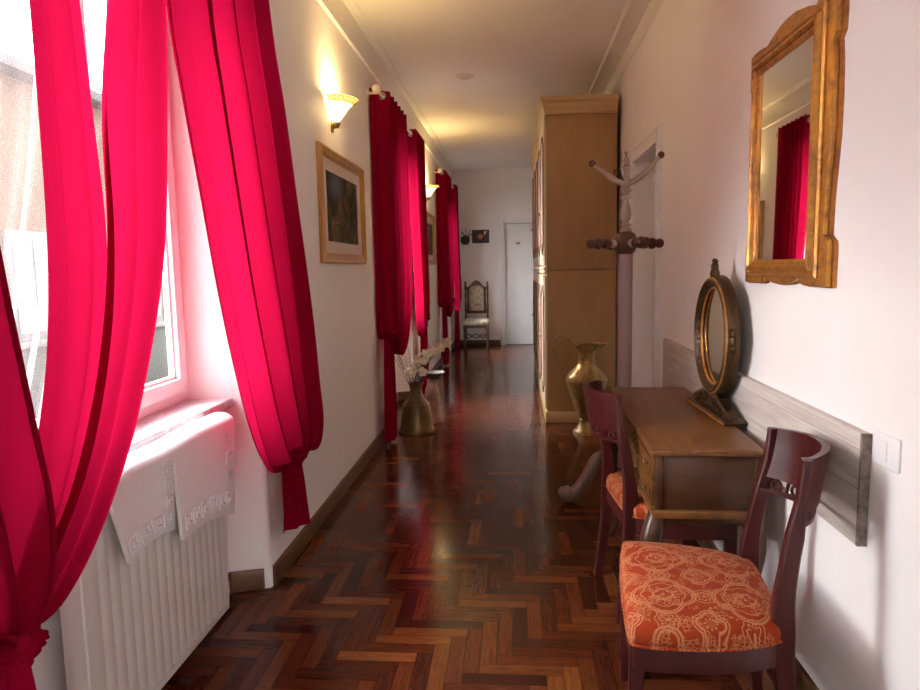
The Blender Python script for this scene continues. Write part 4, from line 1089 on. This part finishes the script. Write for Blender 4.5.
for sx in (-1, 1):
    b = MB(); b.lathe(turn, (sx*.195, -.185, 0), 16); b.build('leg', OAK, ac, 40)
    b = MB(); b.box(sx*.195-.019, sx*.195+.019, .145, .185, 0, .50, .004)
    b.lathe([(.018, .50), (.022, .52), (.014, .56), (.019, .64), (.021, .74), (.014, .82), (.020, .90), (.014, .98), (.022, 1.04), (.020, 1.09), (.012, 1.10), (.020, 1.125), (.014, 1.15), (0, 1.155)], (sx*.195, .165, 0), 16); b.build('leg', OAK, ac, 40)
b = MB(); b.prism([(-.178, 1.0), (-.178, 1.055), (-.14, 1.06), (-.10, 1.10), (-.06, 1.15), (0, 1.175), (.06, 1.15), (.10, 1.10), (.14, 1.06), (.178, 1.055), (.178, 1.0), (.11, 1.02), (.06, 1.075), (0, 1.09), (-.06, 1.075), (-.11, 1.02)], 'y', .15, .18, .004); b.build('crest_rail', OAK, ac, 30)
b = MB(); b.prism([(-.178, .59), (-.178, .66), (-.12, .645), (-.07, .675), (0, .655), (.07, .675), (.12, .645), (.178, .66), (.178, .59)], 'y', .15, .18, .004); b.build('lower_rail', OAK, ac, 30)
b = MB(); b.prism([(-.118, .64), (.118, .64), (.125, 1.02), (.08, 1.07), (0, 1.09), (-.08, 1.07), (-.125, 1.02)], 'y', .128, .178, .012); b.build('backrest', TAP, ac, 40)
for sx in (-1, 1):
    b = MB(); b.box(sx*.148-.022, sx*.148+.022, .153, .176, .64, 1.03, .005); b.build('back_stile', OAK, ac, 30)
b = MB()
for s in (-1, 1):
    b.tube(smoothpath([(-.18, -.185, .215+s*.006), (-.12, -.185, .215+s*.032), (-.07, -.185, .215+s*.006), (0, -.185, .215+s*.034), (.07, -.185, .215+s*.006), (.12, -.185, .215+s*.032), (.18, -.185, .215+s*.006)], 48), .011, 8)
b.build('front_stretcher', OAK, ac, 50)
for s in (-1, 1):
    b = MB(); b.box(s*.195-.012, s*.195+.012, -.18, .15, .10, .13, .004); b.build('side_stretcher', OAK, ac)

# ------------------------------------------------------------------ end wall objects
PNAVY = plain('navy_print', (.022, .016, .035), .4, 0, .3, 8); PORA = plain('orange_print', (.55, .17, .08), .5, 0, .15, 30); PBEI = plain('beige_print', (.62, .50, .33), .5); PPUR = plain('violet_print', (.04, .03, .10), .45, 0, .2); BLK = plain('black_frame', (.015, .013, .015), .4)
pc = thing('small_picture', 'small dark picture with an orange disc on the end wall above the carved chair', 'picture', (-.593, YB, 1.945))
b = MB(); b.ringprism([(-.153, -.117), (.153, -.117), (.153, .117), (-.153, .117)], [(-.143, -.107), (.143, -.107), (.143, .107), (-.143, .107)], 'y', 0, -.02); b.build('frame', BLK, pc)
b = MB(); b.box(-.145, .145, -.010, 0, -.109, .109)
b.mi = 1; b.prism([(-.005+.046*math.cos(i*PI/16), .0+.046*math.sin(i*PI/16)) for i in range(32)], 'y', -.0125, -.0095)
b.mi = 0; b.prism([(-.005+.010*math.cos(i*PI/8), .0+.010*math.sin(i*PI/8)) for i in range(16)], 'y', -.0135, -.012)
b.mi = 2; b.prism([(.055, .085), (.125, .095), (.065, .015)], 'y', -.0125, -.0095)
b.mi = 3; b.prism([(.07, -.10), (.14, -.10), (.14, .06), (.075, .0)], 'y', -.0115, -.0095)
b.build('print', [PNAVY, PORA, PBEI, PPUR], pc)
wo = thing('wall_ornament', 'small black pot-shaped ornament with thin branching arms on the end wall beside the curtain', 'wall ornament', (-.86, YB-.0, 1.80))
b = MB(); b.lathe([(0, 0), (.045, .005), (.075, .04), (.085, .09), (.07, .14), (.06, .15), (.0, .15)], (0, -.10, 0), 20); b.build('pot', BLK, wo, 50)
b = MB(); b.tube([(0, -.02, .08), (0, 0, .08)], .012); b.lathe([(0, 0), (.03, 0), (.03, .01), (0, .01)], seg=14, mat=Matrix.Translation((0, -.001, .08)) @ Matrix.Rotation(PI/2, 4, 'X')); b.build('bracket', BLK, wo)
for k, (dx, dz, r) in enumerate(((.17, .10, .008), (-.06, .14, .008), (.02, .22, .005), (.10, .18, .004))):
    b = MB(); b.tube(smoothpath([(0, -.10, .13), (dx*.4, -.11, .15+dz*.2), (dx*.8, -.12, .15+dz*.45), (dx, -.12, .15+dz*.6)], 12), r, 7); b.build('arm', BLK, wo)
cl = thing('ceiling_spot', 'small round recessed ceiling spot in the middle of the corridor', 'ceiling light', (-.43, 6.33, ZC))
b = MB(); b.lathe([(.052, -.002), (.056, -.010), (.078, -.010), (.086, -.003), (.086, .0)], seg=36); b.build('ring', CREAM, cl, 40)
b = MB(); b.lathe([(0, -.003), (.05, -.003), (.053, -.002), (.053, .0)], seg=30); b.build('lens', plain('frosted_lens', (.5, .47, .44), .4), cl)

# ------------------------------------------------------------------ camera
p, yw, rl, H = 0.11395543, 0.08200303, -0.01926829, 1.40
cy_, sy_, cp_, sp_ = math.cos(yw), math.sin(yw), math.cos(p), math.sin(p)
F = Vector((-sy_*cp_, cy_*cp_, -sp_)); Rt = Vector((cy_, sy_, 0)); Up = Rt.cross(F)
c_, s_ = math.cos(rl), math.sin(rl)
R2 = Rt*c_+Up*s_; U2 = -Rt*s_+Up*c_
cam = bpy.data.cameras.new('camera'); co_ = bpy.data.objects.new('camera', cam); COL.objects.link(co_)
M = Matrix((R2, U2, -F)).transposed().to_4x4(); M.translation = Vector((0, 0, H)); co_.matrix_world = M
cam.sensor_fit = 'HORIZONTAL'; cam.sensor_width = 36; cam.lens = 675/920*36; cam.clip_start = .05
sc.camera = co_

# ------------------------------------------------------------------ light
w = bpy.data.worlds.new('sky'); sc.world = w; w.use_nodes = True
nt = w.node_tree; bg = nt.nodes['Background']
tc = nt.nodes.new('ShaderNodeTexCoord'); sx = nt.nodes.new('ShaderNodeSeparateXYZ'); nt.links.new(tc.outputs['Generated'], sx.inputs[0])
rp = nt.nodes.new('ShaderNodeValToRGB'); nt.links.new(sx.outputs[2], rp.inputs[0])
rp.color_ramp.elements[0].position = 0; rp.color_ramp.elements[0].color = (.95, .96, 1, 1)
rp.color_ramp.elements[1].position = 1; rp.color_ramp.elements[1].color = (.72, .84, 1, 1)
nt.links.new(rp.outputs[0], bg.inputs[0]); bg.inputs[1].default_value = 1.9
S = bpy.data.lights.new('sun', 'SUN'); S.energy = 7.5; S.angle = math.radians(75); S.color = (.98, .98, 1)
so = bpy.data.objects.new('sun', S); COL.objects.link(so)
dirv = Vector((1, .03, -.50)).normalized(); so.rotation_euler = dirv.to_track_quat('-Z', 'Y').to_euler()
for c in WC:
    L = bpy.data.lights.new('window_portal', 'AREA'); L.shape = 'RECTANGLE'; L.size = ZT-.87; L.size_y = 2*HB; L.cycles.is_portal = True
    o = bpy.data.objects.new('window_portal', L); COL.objects.link(o); o.location = (-1.50, c, (ZT+.87)/2); o.rotation_euler = (0, -PI/2, 0)

sc.view_settings.view_transform = 'Standard'; sc.view_settings.look = 'None'
sc.view_settings.gamma = 1; sc.view_settings.exposure = 2.65; sc.view_settings.use_curve_mapping = False
sc.cycles.use_denoising = True; sc.cycles.denoising_prefilter = 'NONE'
sc.cycles.max_bounces = 10; sc.cycles.diffuse_bounces = 6; sc.cycles.transparent_max_bounces = 12
sc.cycles.sample_clamp_indirect = 3; sc.cycles.blur_glossy = .3
